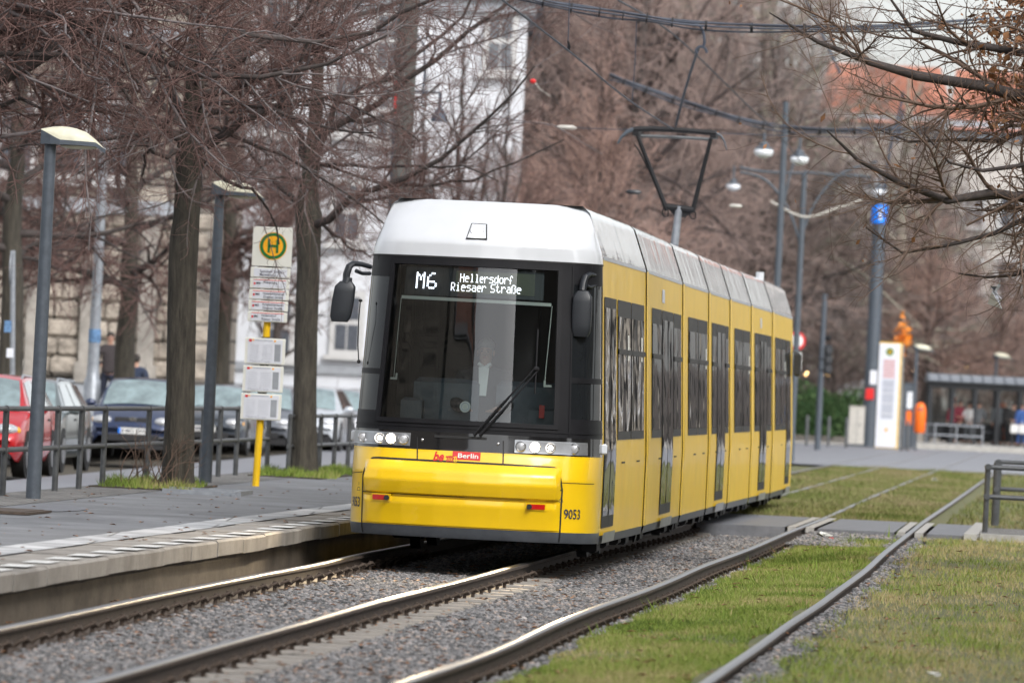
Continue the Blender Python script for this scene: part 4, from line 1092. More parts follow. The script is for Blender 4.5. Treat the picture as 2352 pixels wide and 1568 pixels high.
tr1 = pxtrunk([(406, 1122, 45), (408, 1090, 38), (414, 900, 33), (419, 700, 33), (424, 545, 34), (428, 520, 31), (433, 400, 30), (437, 340, 36), (441, 300, 26), (446, 180, 22), (452, 60, 17), (458, -90, 12), (466, -300, 6)], Y1)
L = [px_limb(p, Y1, d, a, b) for p, d, a, b in (
    ([(450, 345), (512, 315), (571, 271), (640, 240), (690, 170), (720, 80)], -1.0, 13, 3), ([(425, 330), (403, 315), (366, 278), (311, 249), (200, 255), (90, 270), (10, 262)], -.8, 11, 3),
    ([(440, 290), (421, 256), (377, 198), (351, 157), (300, 60), (270, -50)], .8, 13, 4), ([(446, 262), (549, 253), (695, 238), (802, 220), (880, 180)], .6, 9, 2),
    ([(448, 200), (450, 176), (520, 154), (641, 84), (696, 37), (760, -60)], -1.2, 10, 3), ([(425, 345), (380, 372), (330, 330), (250, 340), (180, 400)], -1.5, 7, 2),
    ([(440, 340), (500, 400), (560, 430), (620, 470), (640, 560)], 1.2, 6, 2), ([(430, 300), (340, 210), (240, 190), (130, 130), (30, 140)], 1, 9, 2.5))]
c1 = tr1[0][0]
L += rand_limbs((tr1[0][8][0], Y1), 11, 4.6, 7.4, (2.6, 4.6), rng, .05, .35)
L += rand_limbs((tr1[0][8][0], Y1), 7, 4.3, 5.2, (2.4, 3.6), rng, .03, -.05, droop=-.2)
big_tree('bare tree with the nearest thick trunk, in a grassy pit between two platform lamps', tr1, L, 11, 230, 2300, 8500, (.7, 2.2), (.35, 1.0), (.12, .45), TM)
Y2 = 92.0
tr2 = pxtrunk([(694, 1094, 42), (696, 1070, 34), (699, 950, 27), (704, 760, 26), (710, 600, 27), (708, 490, 31), (706, 450, 22), (712, 400, 20), (722, 300, 17), (730, 180, 14), (736, 60, 11), (742, -80, 8)], Y2)
L = [px_limb(p, Y2, d, a, b) for p, d, a, b in (
    ([(712, 520), (728, 522), (790, 465), (835, 439), (895, 425), (953, 399), (1037, 351), (1103, 286), (1165, 238), (1231, 146)], -2.5, 11, 2), ([(835, 439), (900, 425), (1000, 424), (1080, 410), (1180, 372), (1290, 330)], -1.5, 5, 1.5),
    ([(712, 440), (730, 330), (788, 220), (880, 190), (953, 135), (1055, 48), (1090, -30)], -1, 9, 2.5), ([(704, 500), (660, 440), (610, 395), (560, 340), (500, 330)], .5, 8, 2),
    ([(715, 400), (680, 300), (640, 210), (620, 100), (600, -20)], .5, 9, 3), ([(725, 300), (790, 270), (860, 280), (950, 230), (1020, 200)], .8, 7, 2), ([(700, 480), (760, 540), (800, 560), (850, 590)], 1, 5, 2))]
L += rand_limbs((tr2[0][6][0], Y2), 9, 4.8, 8.2, (2.6, 5.0), rng, .05, .4)
L += rand_limbs((tr2[0][6][0], Y2), 6, 4.2, 5.2, (2.4, 3.6), rng, .03, .0, droop=-.15)
big_tree('bare tree behind the yellow stop pole, its long low branch reaching over the tram roof', tr2, L, 12, 190, 1700, 4800, (.7, 2.2), (.35, 1.0), (.12, .45), TM)
Y3 = 72.0
tr3 = (np.array([at(-420, 1160, Y3), at(-410, 600, Y3), at(-400, 250, Y3), at(-395, -200, Y3)]), np.array([.2, .17, .15, .08]))
L = [px_limb(p, Y3, d, a, b) for p, d, a, b in (
    ([(-400, 420), (-250, 300), (0, 180), (110, 113), (220, 66), (311, 0), (400, -80)], 1, 22, 12), ([(-400, 120), (-200, -30), (92, 22), (256, 77), (366, 139), (476, 183), (568, 190), (678, 161), (804, 139), (880, 80)], -1, 13, 2.5),
    ([(-400, -40), (-100, -60), (300, -40), (385, 7), (440, 37), (512, 70), (604, 95), (732, 92), (860, 70)], .5, 13, 3), ([(-400, 140), (-100, 60), (60, 20), (150, 60), (250, 110), (330, 200)], 2, 12, 4),
    ([(-300, 250), (-50, 120), (60, 125), (160, 128), (260, 180), (330, 280)], -.5, 9, 3), ([(-300, -60), (0, -80), (200, -60), (262, 20), (280, 90), (290, 170)], -1.5, 7, 2), ([(-300, 300), (-60, 260), (40, 220), (100, 250), (160, 330)], 1.5, 8, 2))]
big_tree('tree out of frame on the left with thick bare limbs crossing the top left corner', tr3, L, 13, 120, 1500, 5200, (.7, 2.2), (.35, 1.0), (.12, .4), TM)
Y4 = 66.0
tr4 = (np.array([at(2900, 1260, Y4), at(2890, 700, Y4), at(2880, 300, Y4), at(2870, -200, Y4)]), np.array([.22, .19, .16, .1]))
L = [px_limb(p, Y4, d, a, b) for p, d, a, b in (
    ([(2880, 420), (2600, 300), (2352, 220), (2246, 198), (2099, 183), (2044, 165), (1971, 135), (1902, 113), (1854, 88), (1814, 48), (1777, 26)], -1, 17, 1.6), ([(2880, 520), (2600, 500), (2352, 458), (2246, 447), (2172, 454), (2081, 439), (2026, 392), (1964, 366), (1934, 337), (1909, 304)], -1.5, 14, 2),
    ([(2880, 560), (2500, 430), (2352, 440), (2246, 463), (2172, 452), (2090, 448), (2010, 470), (1950, 440)], .5, 9, 1.6), ([(2880, 640), (2500, 470), (2352, 494), (2282, 542), (2172, 571), (2080, 590), (1990, 520)], -.5, 9, 1.8),
    ([(2880, 220), (2500, 160), (2319, 113), (2227, 106), (2154, 95), (2099, 59), (2063, 22), (2040, -10)], -.5, 12, 2.5), ([(2880, 650), (2600, 620), (2400, 600), (2280, 640), (2200, 620)], 1, 7, 2),
    ([(2880, 300), (2500, 250), (2352, 300), (2260, 330), (2180, 310), (2090, 330), (2010, 300)], 1, 8, 2), ([(2880, 120), (2500, 20), (2352, 20), (2250, -20)], 0, 9, 3), ([(2880, 480), (2500, 380), (2352, 370), (2260, 400), (2190, 380), (2120, 300)], -1, 8, 2))]
big_tree('tree out of frame on the right, bare branches with a few brown leaves', tr4, L, 14, 110, 1000, 3200, (.6, 1.9), (.3, .9), (.1, .35), [M['limb'], M['twig2'], M['twig2'], M['leaf']], leaves_n=260, up=.4)
def leaf_tuft(seed, c, n, sp):
    r = np.random.default_rng(seed); return r.normal(0, 1, (n, 3)) * sp + c
# a patch of withered leaves on that tree
tree4 = [o for o in COL.objects if o.get('label', '').startswith('tree out of frame on the right')][0]
rr = np.random.default_rng(8); cs = []
for px, py, n, s in ((2320, 80, 260, .22), (2345, 170, 340, .25), (2300, 210, 120, .16), (2335, 20, 120, .2), (2280, 60, 60, .18), (2345, 260, 140, .2)):
    cs.append(np.array(at(px, py, Y4)) + rr.normal(0, s, (n, 3)))
cs = np.concatenate(cs) - np.array(tree4.location); n = len(cs); b = rr.normal(0, 1, (n, 4, 3)); b = np.stack([b[:, 0], b[:, 1] * .6, -b[:, 0], -b[:, 1] * .6], 1)
link(bpy.data.objects.new('withered_leaves', fast_mesh('withered_leaves', (cs[:, None] + b * .026).reshape(-1, 3), [(np.arange(n * 4).reshape(-1, 4), 0)], [M['leaf']])), tree4)

# mid and far trees: prototypes with their own trunk and crown, then copies
def proto_tree(seed, H, th, r, n1, n2, n3, n4, L1, L2, L3, L4, rmin, mats, el=(.3, 1.1), name='bare_tree', trop=.1, bark='limb'):
    rng = np.random.default_rng(seed); tp = np.array([(0, 0, 0), (.05, 0, th * .5), (0, .05, th), (.1, .1, th + (H - th) * .5), (0, 0, H * .93)]); trd = np.array([r * 1.25, r, r * .85, r * .45, r * .1])
    t, R = resample(tp, trd, 14); t = t + rng.normal(0, .04, t.shape) * np.linspace(0, 1, 14)[:, None]
    limbs = []
    for i in range(n1):
        f = i / n1; z = th * .85 + (H * .9 - th) * f; a = i * 2.4 + rng.uniform(-.5, .5); e = el[0] + (el[1] - el[0]) * f + rng.uniform(-.2, .2); l = rng.uniform(*L1) * (1.05 - .65 * f)
        d = np.array([math.cos(a) * math.cos(e), math.sin(a) * math.cos(e), math.sin(e)]); p = np.array([np.interp(z, t[:, 2], t[:, 0]), np.interp(z, t[:, 2], t[:, 1]), z]); pts = [p]
        for k in range(8): d = d + rng.normal(0, .1, 3) + [0, 0, .03]; d /= np.linalg.norm(d); p = p + d * l / 8; pts.append(p)
        limbs.append((np.array(pts), np.linspace(r * .42, r * .1, 9) * (1.1 - .6 * f)))
    P0 = np.stack([l[0] for l in limbs]); R0 = np.stack([l[1] for l in limbs])
    P2, R2 = kids(P0, R0, n2, L2, (25, 60), .12, trop, 6, rng, .1, .5, rmin * 2)
    P3, R3 = kids(P2, R2, n3, L3, (25, 65), .15, trop, 5, rng, .05, .6, rmin * 1.3)
    P4, R4 = kids(P3, R3, n4, L4, (25, 70), .2, trop, 3, rng, .05, .7, rmin)
    me = assemble('crown', [(P0, R0, 6, 0), (P2, R2, 4, 0), (P3, R3, 3, 1), (P4, R4, 3, 1)], mats)
    root = empty(name, (0, 0, 0)); link(bpy.data.objects.new('crown', me), root)
    mt = assemble('trunk', [(t[None], R[None], 12, 0)], [M[bark]]); link(bpy.data.objects.new('trunk', mt), root)
    return root
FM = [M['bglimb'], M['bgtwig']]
pA = proto_tree(21, 9.5, 3.6, .2, 18, 150, 1000, 2400, (2.2, 4.2), (.9, 2.0), (.4, 1.1), (.2, .55), .0055, [M['limb'], M['twig']], (.15, 1.1), 'street_tree', bark='bark')
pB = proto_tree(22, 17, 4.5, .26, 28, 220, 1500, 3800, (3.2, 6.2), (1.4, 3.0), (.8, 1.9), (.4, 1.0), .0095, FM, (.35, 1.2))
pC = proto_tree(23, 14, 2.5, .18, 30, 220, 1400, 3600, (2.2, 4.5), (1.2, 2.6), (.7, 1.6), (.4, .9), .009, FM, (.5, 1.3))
pE = proto_tree(26, 13, 2.5, .16, 18, 60, 320, 1000, (1.6, 3.6), (.8, 1.8), (.5, 1.2), (.3, .7), .007, [M['limb'], M['twig']], (.7, 1.35))
pD = proto_tree(24, 20, 5, .5, 18, 160, 900, 3500, (5, 9), (2.2, 4.5), (1.0, 2.2), (.5, 1.1), .010, [M['bark_pale'], M['bgtwig']], (.1, 1.0), 'plane_tree', bark='bark_pale')
used = {}
def place(pr, loc, sc, rz, label, group=None, cat='tree'):
    if pr.name not in used: o = pr; used[pr.name] = 1
    else: o = copy_tree(pr)
    for k in ('label', 'group', 'category'):
        if k in o: del o[k]
    o.location = tuple(loc); o.scale = (sc, sc, sc) if not hasattr(sc, '__len__') else sc; o.rotation_euler = (0, 0, rz); tag(o, label, cat, group); return o
def X(px, Y, py=500): return at(px, py, Y)[0]
place(pA, (X(38, 124), 124, .05), 1.1, 1.2, 'dark street tree rising behind the red car at the far left')
place(pA, (X(307, 136), 136, .05), 1.05, 2.9, 'dark street tree just right of the man in the dark jacket')
place(pA, (X(524, 168), 168, .05), 1.2, 4.2, 'slim dark tree by the white facade between second lamp and stop sign')
place(pA, (X(-120, 150), 150, .05), 1.25, .4, 'street tree mostly out of frame by the stone building on the left')
for i, (px, Y, s, lb) in enumerate(((1042, 178, .95, 'slender upright tree in front of the white facade, left of a forked one'), (1112, 185, .8, 'small forked tree in front of the white facade above the tram roof'),
                                  (1160, 172, .85, 'thin tree at the right corner of the white facade'), (960, 190, .9, 'thin tree in front of the white facade just right of the concrete mast'), (650, 190, .9, 'thin bare tree behind the stop sign by the white facade'))):
    place(pE, (X(px, Y), Y, 0), s, i * 1.7, lb)
rr = np.random.default_rng(31); n = 0
for Y, x0, x1, dx, pr in ((207, 1250, 1500, 105, 'BC'), (236, 1270, 1560, 100, 'CB'), (268, 1180, 2500, 140, 'BC'), (292, 1200, 2500, 120, 'BB')):
    px = x0
    while px < x1:
        YY_ = Y + rr.uniform(-9, 9); right = px > 1880
        if not (right and Y < 215 and px < 2300 and 0): 
            s = rr.uniform(.95, 1.25) * (.52 if right else 1.0)
            place(pB if pr[n % 2] == 'B' else pC, (X(px, YY_), YY_, -.1), (s, s, s * rr.uniform(.9, 1.1)), rr.uniform(0, 6.28), 'bare reddish brown tree in the dense park planting behind the tram', 'park trees behind the tram')
        px += dx * rr.uniform(.7, 1.3) * (1.25 if right else 1); n += 1
place(pD, (X(1745, 268), 268, 0), 1.15, .8, 'plane tree with pale mottled limbs behind the pantograph')
place(pD, (X(2075, 285), 285, 0), .85, 3.0, 'plane tree with pale limbs behind the blue sign column')
place(pD, (X(1560, 272), 272, 0), 1.3, 4.4, 'tall plane tree with pale limbs above the tram roof, left of the pantograph')
# far wood as one mass; unseen part right of frame added for reflections
rng = np.random.default_rng(77); n = 52000
Yw = rng.uniform(305, 345, n); pxw = np.where(rng.random(n) < .8, rng.uniform(1150, 2700, n), rng.uniform(2700, 5200, n)); Xw = (pxw - 1176) / F * Yw
top = np.where(pxw < 1880, 24, np.where(pxw < 2500, 8, 20)) + 2.5 * np.sin(pxw / 37) + 1.5 * np.sin(pxw / 13); Zw = rng.random(n) ** .85 * top
d = rng.normal(0, .5, (n, 3)); d[:, 2] = np.abs(rng.normal(1, .5, n)); d /= np.linalg.norm(d, axis=1, keepdims=True); Lw = rng.uniform(.5, 1.9, n)[:, None]
c = np.stack([Xw, Yw, Zw], 1); s_ = np.cross(d, rng.normal(0, 1, (n, 3))); s_ /= np.linalg.norm(s_, axis=1, keepdims=True); s_ *= rng.uniform(.012, .035, n)[:, None]
kp = ~((pxw > 1480) & (pxw < 1960) & (Zw < 14) & (rng.random(n) < .6)); c, s_, d, Lw = c[kp], s_[kp], d[kp], Lw[kp]; n = len(c)
V = np.stack([c - s_, c + s_, c + d * Lw], 1).reshape(-1, 3)
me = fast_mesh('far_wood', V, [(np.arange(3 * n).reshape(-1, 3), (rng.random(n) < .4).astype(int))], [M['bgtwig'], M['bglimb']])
tag(link(bpy.data.objects.new('far_wood', me)), 'far bare thicket that fills the view behind the park trees', 'wood', kind='stuff')
# embankment of brown undergrowth; unseen right end added to darken tram side reflections
mb = MB(); rows = [[(x, 300 + 25 * k, -.2 + [0, 4.5, 8.5, 9.5][k] * (1 if x < 6 else .45) + .6 * math.sin(x * .4 + k)) for x in np.linspace(-2, 150, 80)] for k in range(4)]
mb.grid(rows, flip=True); mb.build('hill', pm('brown_undergrowth', (.045, .036, .03), .95, var=.5, scale=.8, bump=1, bscale=2, det=9, dist=.4), smooth=True)['kind'] = 'structure'

# shrubs
def shrub(label, c, r, n, seed, name='shrub', cat='shrub', s=(.05, .12)):
    rng = np.random.default_rng(seed); u = rng.normal(0, 1, (n, 3)); u /= np.linalg.norm(u, axis=1, keepdims=True); rad = rng.random(n) ** .35
    lob = 1 + .25 * np.sin(u[:, 0] * 5 + seed) * np.cos(u[:, 2] * 4); p = u * (rad * lob)[:, None] * np.array(r); p[:, 2] = np.abs(p[:, 2])
    b = rng.normal(0, 1, (n, 4, 3)); b = np.stack([b[:, 0], b[:, 1] * .5, -b[:, 0], -b[:, 1] * .5], 1); S = rng.uniform(*s, n)
    V = p[:, None] + b * S[:, None, None] * .5
    o = link(bpy.data.objects.new(name, fast_mesh(name, V.reshape(-1, 3), [(np.arange(n * 4).reshape(-1, 4), 0)], [M['foliage']], attr=np.repeat(rng.random(n), 4))))
    o.location = tuple(c); tag(o, label, cat)
shrub('dark green evergreen bush behind the traffic signal', (X(1893, 258, 900), 258, .2), (2.2, 1.5, 2.1), 7000, 1)
shrub('dark green bush left of the grey cabinet', (X(1935, 262, 900), 262, .2), (1.8, 1.5, 1.9), 6000, 2)
shrub('low green bush behind the rear end of the tram', (X(1845, 262, 900), 262, .2), (1.7, 1.5, 1.7), 5000, 3)

# tree pits with tufts and stems
def pit(px, py, w, d, z, label, seed, stems):
    c = gr(px, py, .22); rng = np.random.default_rng(seed)
    m2 = MB(); m2.box((c[0], c[1], .225), (w, d, .03), rz=-.08); o = m2.build('tree_pit', M['earth']); o['kind'] = 'structure'
    n = 2600; x = c[0] + (rng.random(n) - .5) * w * 1.1; y = c[1] + (rng.random(n) - .5) * d * 1.05; hh = rng.uniform(.02, .09, n) * (1 + .8 * np.sin(x * 7) ** 2)
    a = rng.random(n) * 6.28; dx, dy = np.cos(a) * .006, np.sin(a) * .006; la = rng.random(n) * 6.28; le = hh * rng.uniform(.1, .9, n)
    V = np.stack([np.stack([x - dx, y - dy, np.full(n, .235)], -1), np.stack([x + dx, y + dy, np.full(n, .235)], -1), np.stack([x + np.cos(la) * le, y + np.sin(la) * le, .235 + hh], -1)], 1).reshape(-1, 3)
    tag(link(bpy.data.objects.new('grass_tuft', fast_mesh('grass_tuft', V, [(np.arange(3 * n).reshape(-1, 3), 0)], [M['grass']], attr=np.repeat(np.clip(rng.normal(.25, .2, n), 0, 1), 3)))), label, 'grass', kind='stuff')
    if stems:
        P0 = []; R0 = []
        for k in range(stems):
            p = np.array([c[0] + rng.uniform(-.35, .35), c[1] - d * .2 + rng.uniform(-.3, .3), .22]); d_ = np.array([rng.uniform(-.6, .6), rng.uniform(-.2, .2), 1]); pts = [p]
            for q in range(6): d_ = d_ + rng.normal(0, .22, 3); d_[2] = abs(d_[2]); d_ /= np.linalg.norm(d_); p = p + d_ * rng.uniform(.07, .15); pts.append(p)
            P0.append(pts); R0.append(np.linspace(.008, .003, 7))
        P0 = np.array(P0); R0 = np.array(R0); P2, R2 = kids(P0, R0, stems * 5, (.12, .4), (25, 60), .2, 0, 4, rng, .2, .6, .0025)
        tag(link(bpy.data.objects.new('sapling_stems', assemble('sapling_stems', [(P0, R0, 5, 0), (P2, R2, 3, 0)], [M['twig2']]))), 'thin reddish bare suckers sprouting at the foot of the nearest trunk', 'shrub')
pit(355, 1118, 1.0, 4.0, .22, 'green and dry grass round the foot of the nearest trunk', 5, 17)
pit(690, 1093, 1.0, 4.0, .22, 'dry grass tufts round the foot of the trunk behind the stop pole', 6, 0)
pit(770, 1087, .9, 4.0, .22, 'grass along the railing just left of the tram', 9, 0)
mb = MB(); c = gr(470, 1133, .22)
for dx, dy, w, d in ((0, -.7, .9, .05), (.43, 0, .05, 1.6), (0, .7, .9, .05)): mb.box((c[0] + dx, c[1] + dy, .245), (w, d, .05), rz=-.08)
mb.box((c[0] - .1, c[1] - .3, .24), (.55, .5, .02), rz=.2); tag(mb.build('pit_frame', M['galv']), 'steel edging frame lying at the near corner of the tree pit', 'edging')

# ------------------------------------------------------------------ street furniture
def gpos(px, py, z): c = gr(px, py, z); return np.array([c[0], c[1], z])
# railings
def railing(label, posts, h=.93, mid=.5, z=.2, r=.028, pr=.035, name='railing', mat='fence'):
    root = empty(name, (*posts[0], z), 0, label, 'railing'); o = np.array([*posts[0], z]); first = None
    for (x, y) in posts:
        if first is None:
            m2 = MB(); m2.cyl((0, 0, 0), (0, 0, h - .01), pr, 10); first = p = m2.build('post', M[mat], root, smooth=True)
        else: p = first.copy(); link(p, root)
        p.location = (x - o[0], y - o[1], 0)
    for hh in (h, mid):
        m2 = MB(); m2.tube([(x - o[0], y - o[1], hh) for x, y in posts], r, 10)
        for x, y in posts: m2.tube([(x - o[0], y - o[1] - .06, hh), (x - o[0], y - o[1] + .06, hh)], r * 1.25, 10)
        m2.build('rail', M[mat], root, smooth=True)
    return root
def fpos(px): # point on the fence line at a pixel column
    Y = 75.0
    for _ in range(12): Y = Y - (proj((fK(Y), Y, .2))[0] - px) / ((proj((fK(Y + 1), Y + 1, .2))[0] - proj((fK(Y), Y, .2))[0]))
    return (float(fK(Y)), float(Y))
railing('long grey tube railing along the back of the platform', [fpos(p) for p in (-110, -50, 5, 68, 125, 180, 234, 335, 381, 424, 461, 500, 540, 612)])
def f2(Y): return (-2.83 + (Y - 94) * .085, Y)
railing('shorter grey railing behind the second tree, disappearing behind the tram', [f2(y) for y in (91.5, 93.4, 95.3, 97.2, 99.1, 101, 103)], h=.84, mid=.42)
r1 = gr(2262, 1222, 0); r2 = gr(2290, 1208, 0)
railing('near pipe barrier at the right edge, beside the crossing path', [(r1[0], r1[1]), (r1[0] + 1.6, r1[1] - .05), (r1[0] + 3.2, r1[1] - .1)], h=.86, mid=.47, z=0, r=.034, pr=.038)
railing('rear pipe barrier standing just behind the near one at the right edge', [(r2[0], r2[1] + .5), (r2[0] + .1, r2[1] + 1.6), (r2[0] + 1.7, r2[1] + 1.6), (r2[0] + 3.3, r2[1] + 1.5)], h=.88, mid=.5, z=0, r=.032, pr=.05)

# platform lamps
def lamp_post(label, base, H, s=1.0, name='platform_lamp', rz=0.0, r=.07, group=None):
    root = empty(name, base, rz, label, 'lamp', group)
    m2 = MB(); m2.tube([(0, 0, 0), (0, 0, .4), (0, 0, H)], [r * 1.12, r * 1.1, r * .85], 14); m2.build('pole', M['lampgrey'], root, smooth=True)
    # shell: domed cream lid, grey rim that dips away from the back, lens below
    n = 14; zr_x = [-.1, .1, .47, .57]; rows = []; rim = [[], [], [], []]
    for i in range(n):
        x = -.1 + .67 * i / (n - 1); zt = float(np.interp(x, [-.1, .0, .12, .25, .37, .47, .57], [.145, .17, .183, .168, .13, .055, -.04])); zr = float(np.interp(x, zr_x, [.128, .03, .02, -.045])); wv = float(np.interp(x, [-.1, .0, .1, .3, .47, .57], [.07, .12, .14, .14, .09, .006]))
        rows.append([(x * s, wv * s * math.cos(a), H + .02 + s * (zr + (zt - zr) * math.sin(a) ** .8)) for a in np.linspace(0, math.pi, 13)])
        zb = -.01 if i < n - 1 else zr - .01
        for k, (yy, zz) in enumerate(((wv * 1.04, zr + .008), (wv * 1.04, min(zr - .035, zb)), (-wv * 1.04, min(zr - .035, zb)), (-wv * 1.04, zr + .008))): rim[k].append((x * s, yy * s, H + .02 + zz * s))
    m2 = MB(); m2.grid(rows); m2.add(rows[0], [tuple(range(13))]); m2.build('lamp_lid', M['cream'], root, smooth=True, ang=60)
    m2 = MB(); m2.grid(rim); m2.add([rim[k][0] for k in range(4)], [(0, 1, 2, 3)]); m2.tube([(0, 0, H - .06), (0, 0, H + .06)], [r * .8, r * 1.0], 10); m2.build('lamp_frame', M['lampgrey'], root)
    m2 = MB(); m2.ell((.3 * s, 0, H + .0), (.2 * s, .09 * s, .03 * s)); m2.build('lamp_lens', M['cream'], root, smooth=True)
    return root
b = gpos(76, 1145, .22); lamp_post('tall slim grey platform lamp with cream lid, nearest at the left', b, 3.65, 1.0)
b = gpos(472, 1108, .22); lamp_post('second grey platform lamp with cream lid, between the nearest trunk and the stop sign', b, 3.6, 1.0)
b = gpos(2098, 1022, .1); lamp_post('small distant platform lamp beside the orange bin', (X(2101, 235, 900), 235, .1), 3.45, 1.1, group=None)
lamp_post('small distant platform lamp above the shelter roof', (X(2285, 262, 900), 262, .1), 3.5, 1.15)

# stop sign
SB = gpos(587, 1116, .22); sg = empty('tram_stop_sign', SB, 0, 'yellow pole with tram stop sign, line panels and three timetable boards', 'stop sign')
SL = .022   # the pole itself leans a little
def lean(z): return z * SL
m2 = MB(); m2.tube([(0, 0, 0), (lean(3.2), 0, 3.2)], .045, 14); m2.build('pole', M['signyellow'], sg, smooth=True)
kS = F / SB[1]
def board(name, cx, zb, zt, w, d=.07, mats=('signwhite',), inset=None, parent=sg):
    m2 = MB(); m2.box((lean((zb + zt) / 2) + cx, -.06, (zb + zt) / 2), (w, d, zt - zb), ch=.006)
    if inset: m2.box((lean((zb + zt) / 2) + cx, -.06 - d / 2 - .001, (zb + zt) / 2), (w * inset[0], .006, (zt - zb) * inset[1]), mi=1)
    return m2.build(name, [M[m] for m in mats], parent)
def sx(z, x): return (lean(z) + x, z)
o = board('stop_symbol_panel', .0, 2.73, 3.22, .49, mats=('signwhite',))
m2 = MB(); zc = 2.985
for r0, yy, mi in ((.172, -.1005, 0), (.163, -.1025, 1), (.125, -.1045, 0)): m2.add([(lean(zc) + .01 + r0 * math.cos(a), yy, zc + r0 * math.sin(a)) for a in np.linspace(0, 2 * math.pi, 33)[:-1]], [tuple(range(32))], mi)
for x, w, h in ((-.052, .03, .17), (.052, .03, .17), (0, .1, .03)): m2.box((lean(zc) + .01 + x, -.107, zc), (w, .004, h), mi=1)
m2.build('stop_symbol', [M['orange'], M['green']], o)
rows_ = [('', 'Spandauer Straße/', 'Marienkirche'), ('M4', 'Falkenberg', ''), ('M4', 'Hohenschönhausen', 'Zingster Straße'), ('M5', 'Hohenschönhausen', 'Zingster Straße'), ('M6', 'Hellersdorf', 'Riesaer Straße')]
for i, (n_, a_, b_) in enumerate(rows_):
    zt_ = 2.715 - i * .137; zb_ = zt_ - .125
    o = board('line_panel', -.0, zb_, zt_, .49, mats=('signwhite', 'paper'), inset=(.84, .8))
    m2 = MB(); fn = lambda x, z: (x, -.1012, z); x0 = lean(zb_) - .15 + (.0 if n_ else .02)
    if n_:
        m2.box((lean(zb_), -.1, zt_ - .018), (.40, .003, .009), mi=1); m2.box((lean(zb_) - .185, -.1, zb_ + .06), (.022, .003, .03), mi=1)
        text_fit(m2, n_, x0 - .015, x0 + .035, zb_ + .05, zb_ + .082, fn, 0, bold=.02); x0 += .08
    text_fit(m2, a_, x0, x0 + .0165 * len(a_), zb_ + .064, zb_ + .096, fn, 0, bold=.012, cap=(-.0, .74))
    if b_: text_fit(m2, b_, x0, x0 + .0165 * len(b_), zb_ + .022, zb_ + .054, fn, 0, bold=.012, cap=(-.0, .74))
    m2.build('panel_text', [M['ink'], M['red']], o)
for i in range(3):
    zt_ = 1.84 - i * .345; zb_ = zt_ - .325
    o = board('timetable_board', .0, zb_, zt_, .5, mats=('signwhite', 'paper'), inset=(.86, .9))
    m2 = MB(); q = np.random.default_rng(i); cx = lean((zb_ + zt_) / 2)
    m2.box((cx - .185, -.1, zt_ - .035), (.035, .003, .03), mi=1); m2.box((cx + .12, -.1, zt_ - .032), (.025, .003, .022), mi=2); m2.box((cx - .15, -.1, zt_ - .028), (.02, .003, .016), mi=2); m2.box((cx - .02, -.1, zt_ - .028), (.22, .003, .012), mi=3)
    for k in range(9): m2.box((cx - .13, -.1, zt_ - .085 - k * .0215), (.1 + .02 * q.random(), .003, .0035), mi=3); m2.box((cx + .03, -.1, zt_ - .085 - k * .0215), (.13, .003, .0035), mi=3)
    m2.add([(cx + .12, -.1005, zb_ + .04), (cx + .195, -.1005, zb_ + .04), (cx + .195, -.1005, zt_ - .07), (cx + .12, -.1005, zt_ - .07)], [(0, 1, 2, 3)], mi=4)
    text_fit(m2, 'MetroTram', cx - .18, cx + .07, zb_ + .02, zb_ + .055, lambda x, z: (x, -.101, z), 3)
    m2.build('timetable_print', [M['ink'], M['red'], M['orange'], M['greyink'], M['trimgrey']], o)
m2 = MB()
for z in (2.72, 2.58, 2.445, 2.31, 2.17, 1.84, 1.5, 1.155): m2.box((lean(z), -.0, z), (.11, .11, .03))
m2.build('clamp', M['darkmetal'], sg)

# tall lighting column, sign post at left edge
cx_, cY = X(221, 128, 700), 128.0
root = empty('street_light_column', (cx_, cY, .0), 0, 'tall pale grey street light column with a thick base between the grey wagon and the dark blue car', 'street light')
m2 = MB(); m2.lathe((0, 0, 0), [(.2, 0), (.2, .75), (.17, .8), (.165, 1.3), (.13, 1.35), (.115, 1.6), (.1, 3), (.075, 9)], 18); m2.build('column', M['galv'], root, smooth=True)
m2 = MB(); m2.lathe((0, 0, 2.05), [(.122, 0), (.122, .26)], 18); m2.build('notice', M['mutedblue'], root, smooth=True)
root = empty('sign_post', (X(24, 112, 800), 112, 0), 0, 'back of a round traffic sign on a thin grey post at the left edge', 'sign')
m2 = MB(); m2.tube([(.12, 0, 0), (-.04, 0, 3.5)], .045, 10); m2.build('post', M['galv'], root, smooth=True)
m2 = MB(); m2.lathe((-.07, .06, 3.2), [(.3, 0), (.3, .02)], 24, axis='x'); m2.build('sign_back', M['galv'], root)
m2 = MB(); m2.box((-.06, 0, 2.2), (.12, .1, .2)); m2.box((.0, 0, 1.75), (.12, .1, .16), mi=1); m2.build('stickers', [M['mutedblue'], M['paper']], root)

# masts and overhead line
def mast(label, px, Y, H, r0, r1, z0=0., name='mast', mat='lampgrey', py=600):
    o = empty(name, (X(px, Y, py), Y, z0), 0, label, 'mast'); m2 = MB(); m2.tube([(0, 0, 0), (0, 0, H)], [r0, r1], 12); m2.build('pole', M[mat], o, smooth=True); return o
mc = mast('thick weathered concrete mast behind the tram front, left of the white roof', 925, 113, 11, .2, .17, mat='mastgrey', name='concrete_mast', py=300)
m2 = MB(); k = 113 / F
for px, dz in ((-20, 0), (-14, 0)): m2.tube([(px * k * 1.0, -.1, 4.2), (px * k, -.1, 6.2)], .018, 6, 1); m2.tube([(px * k, -.1, 6.2), (px * k, -.1, 6.75)], .03, 6, 0)
m2.tube([(.15, 0, 7.6), (.3, 0, 7.4), (.33, 0, 6.9), (.3, 0, 6.4)], .02, 6, 1); m2.tube([(.15, 0, 6.6), (.6, 0, 6.6)], .02, 6, 1)
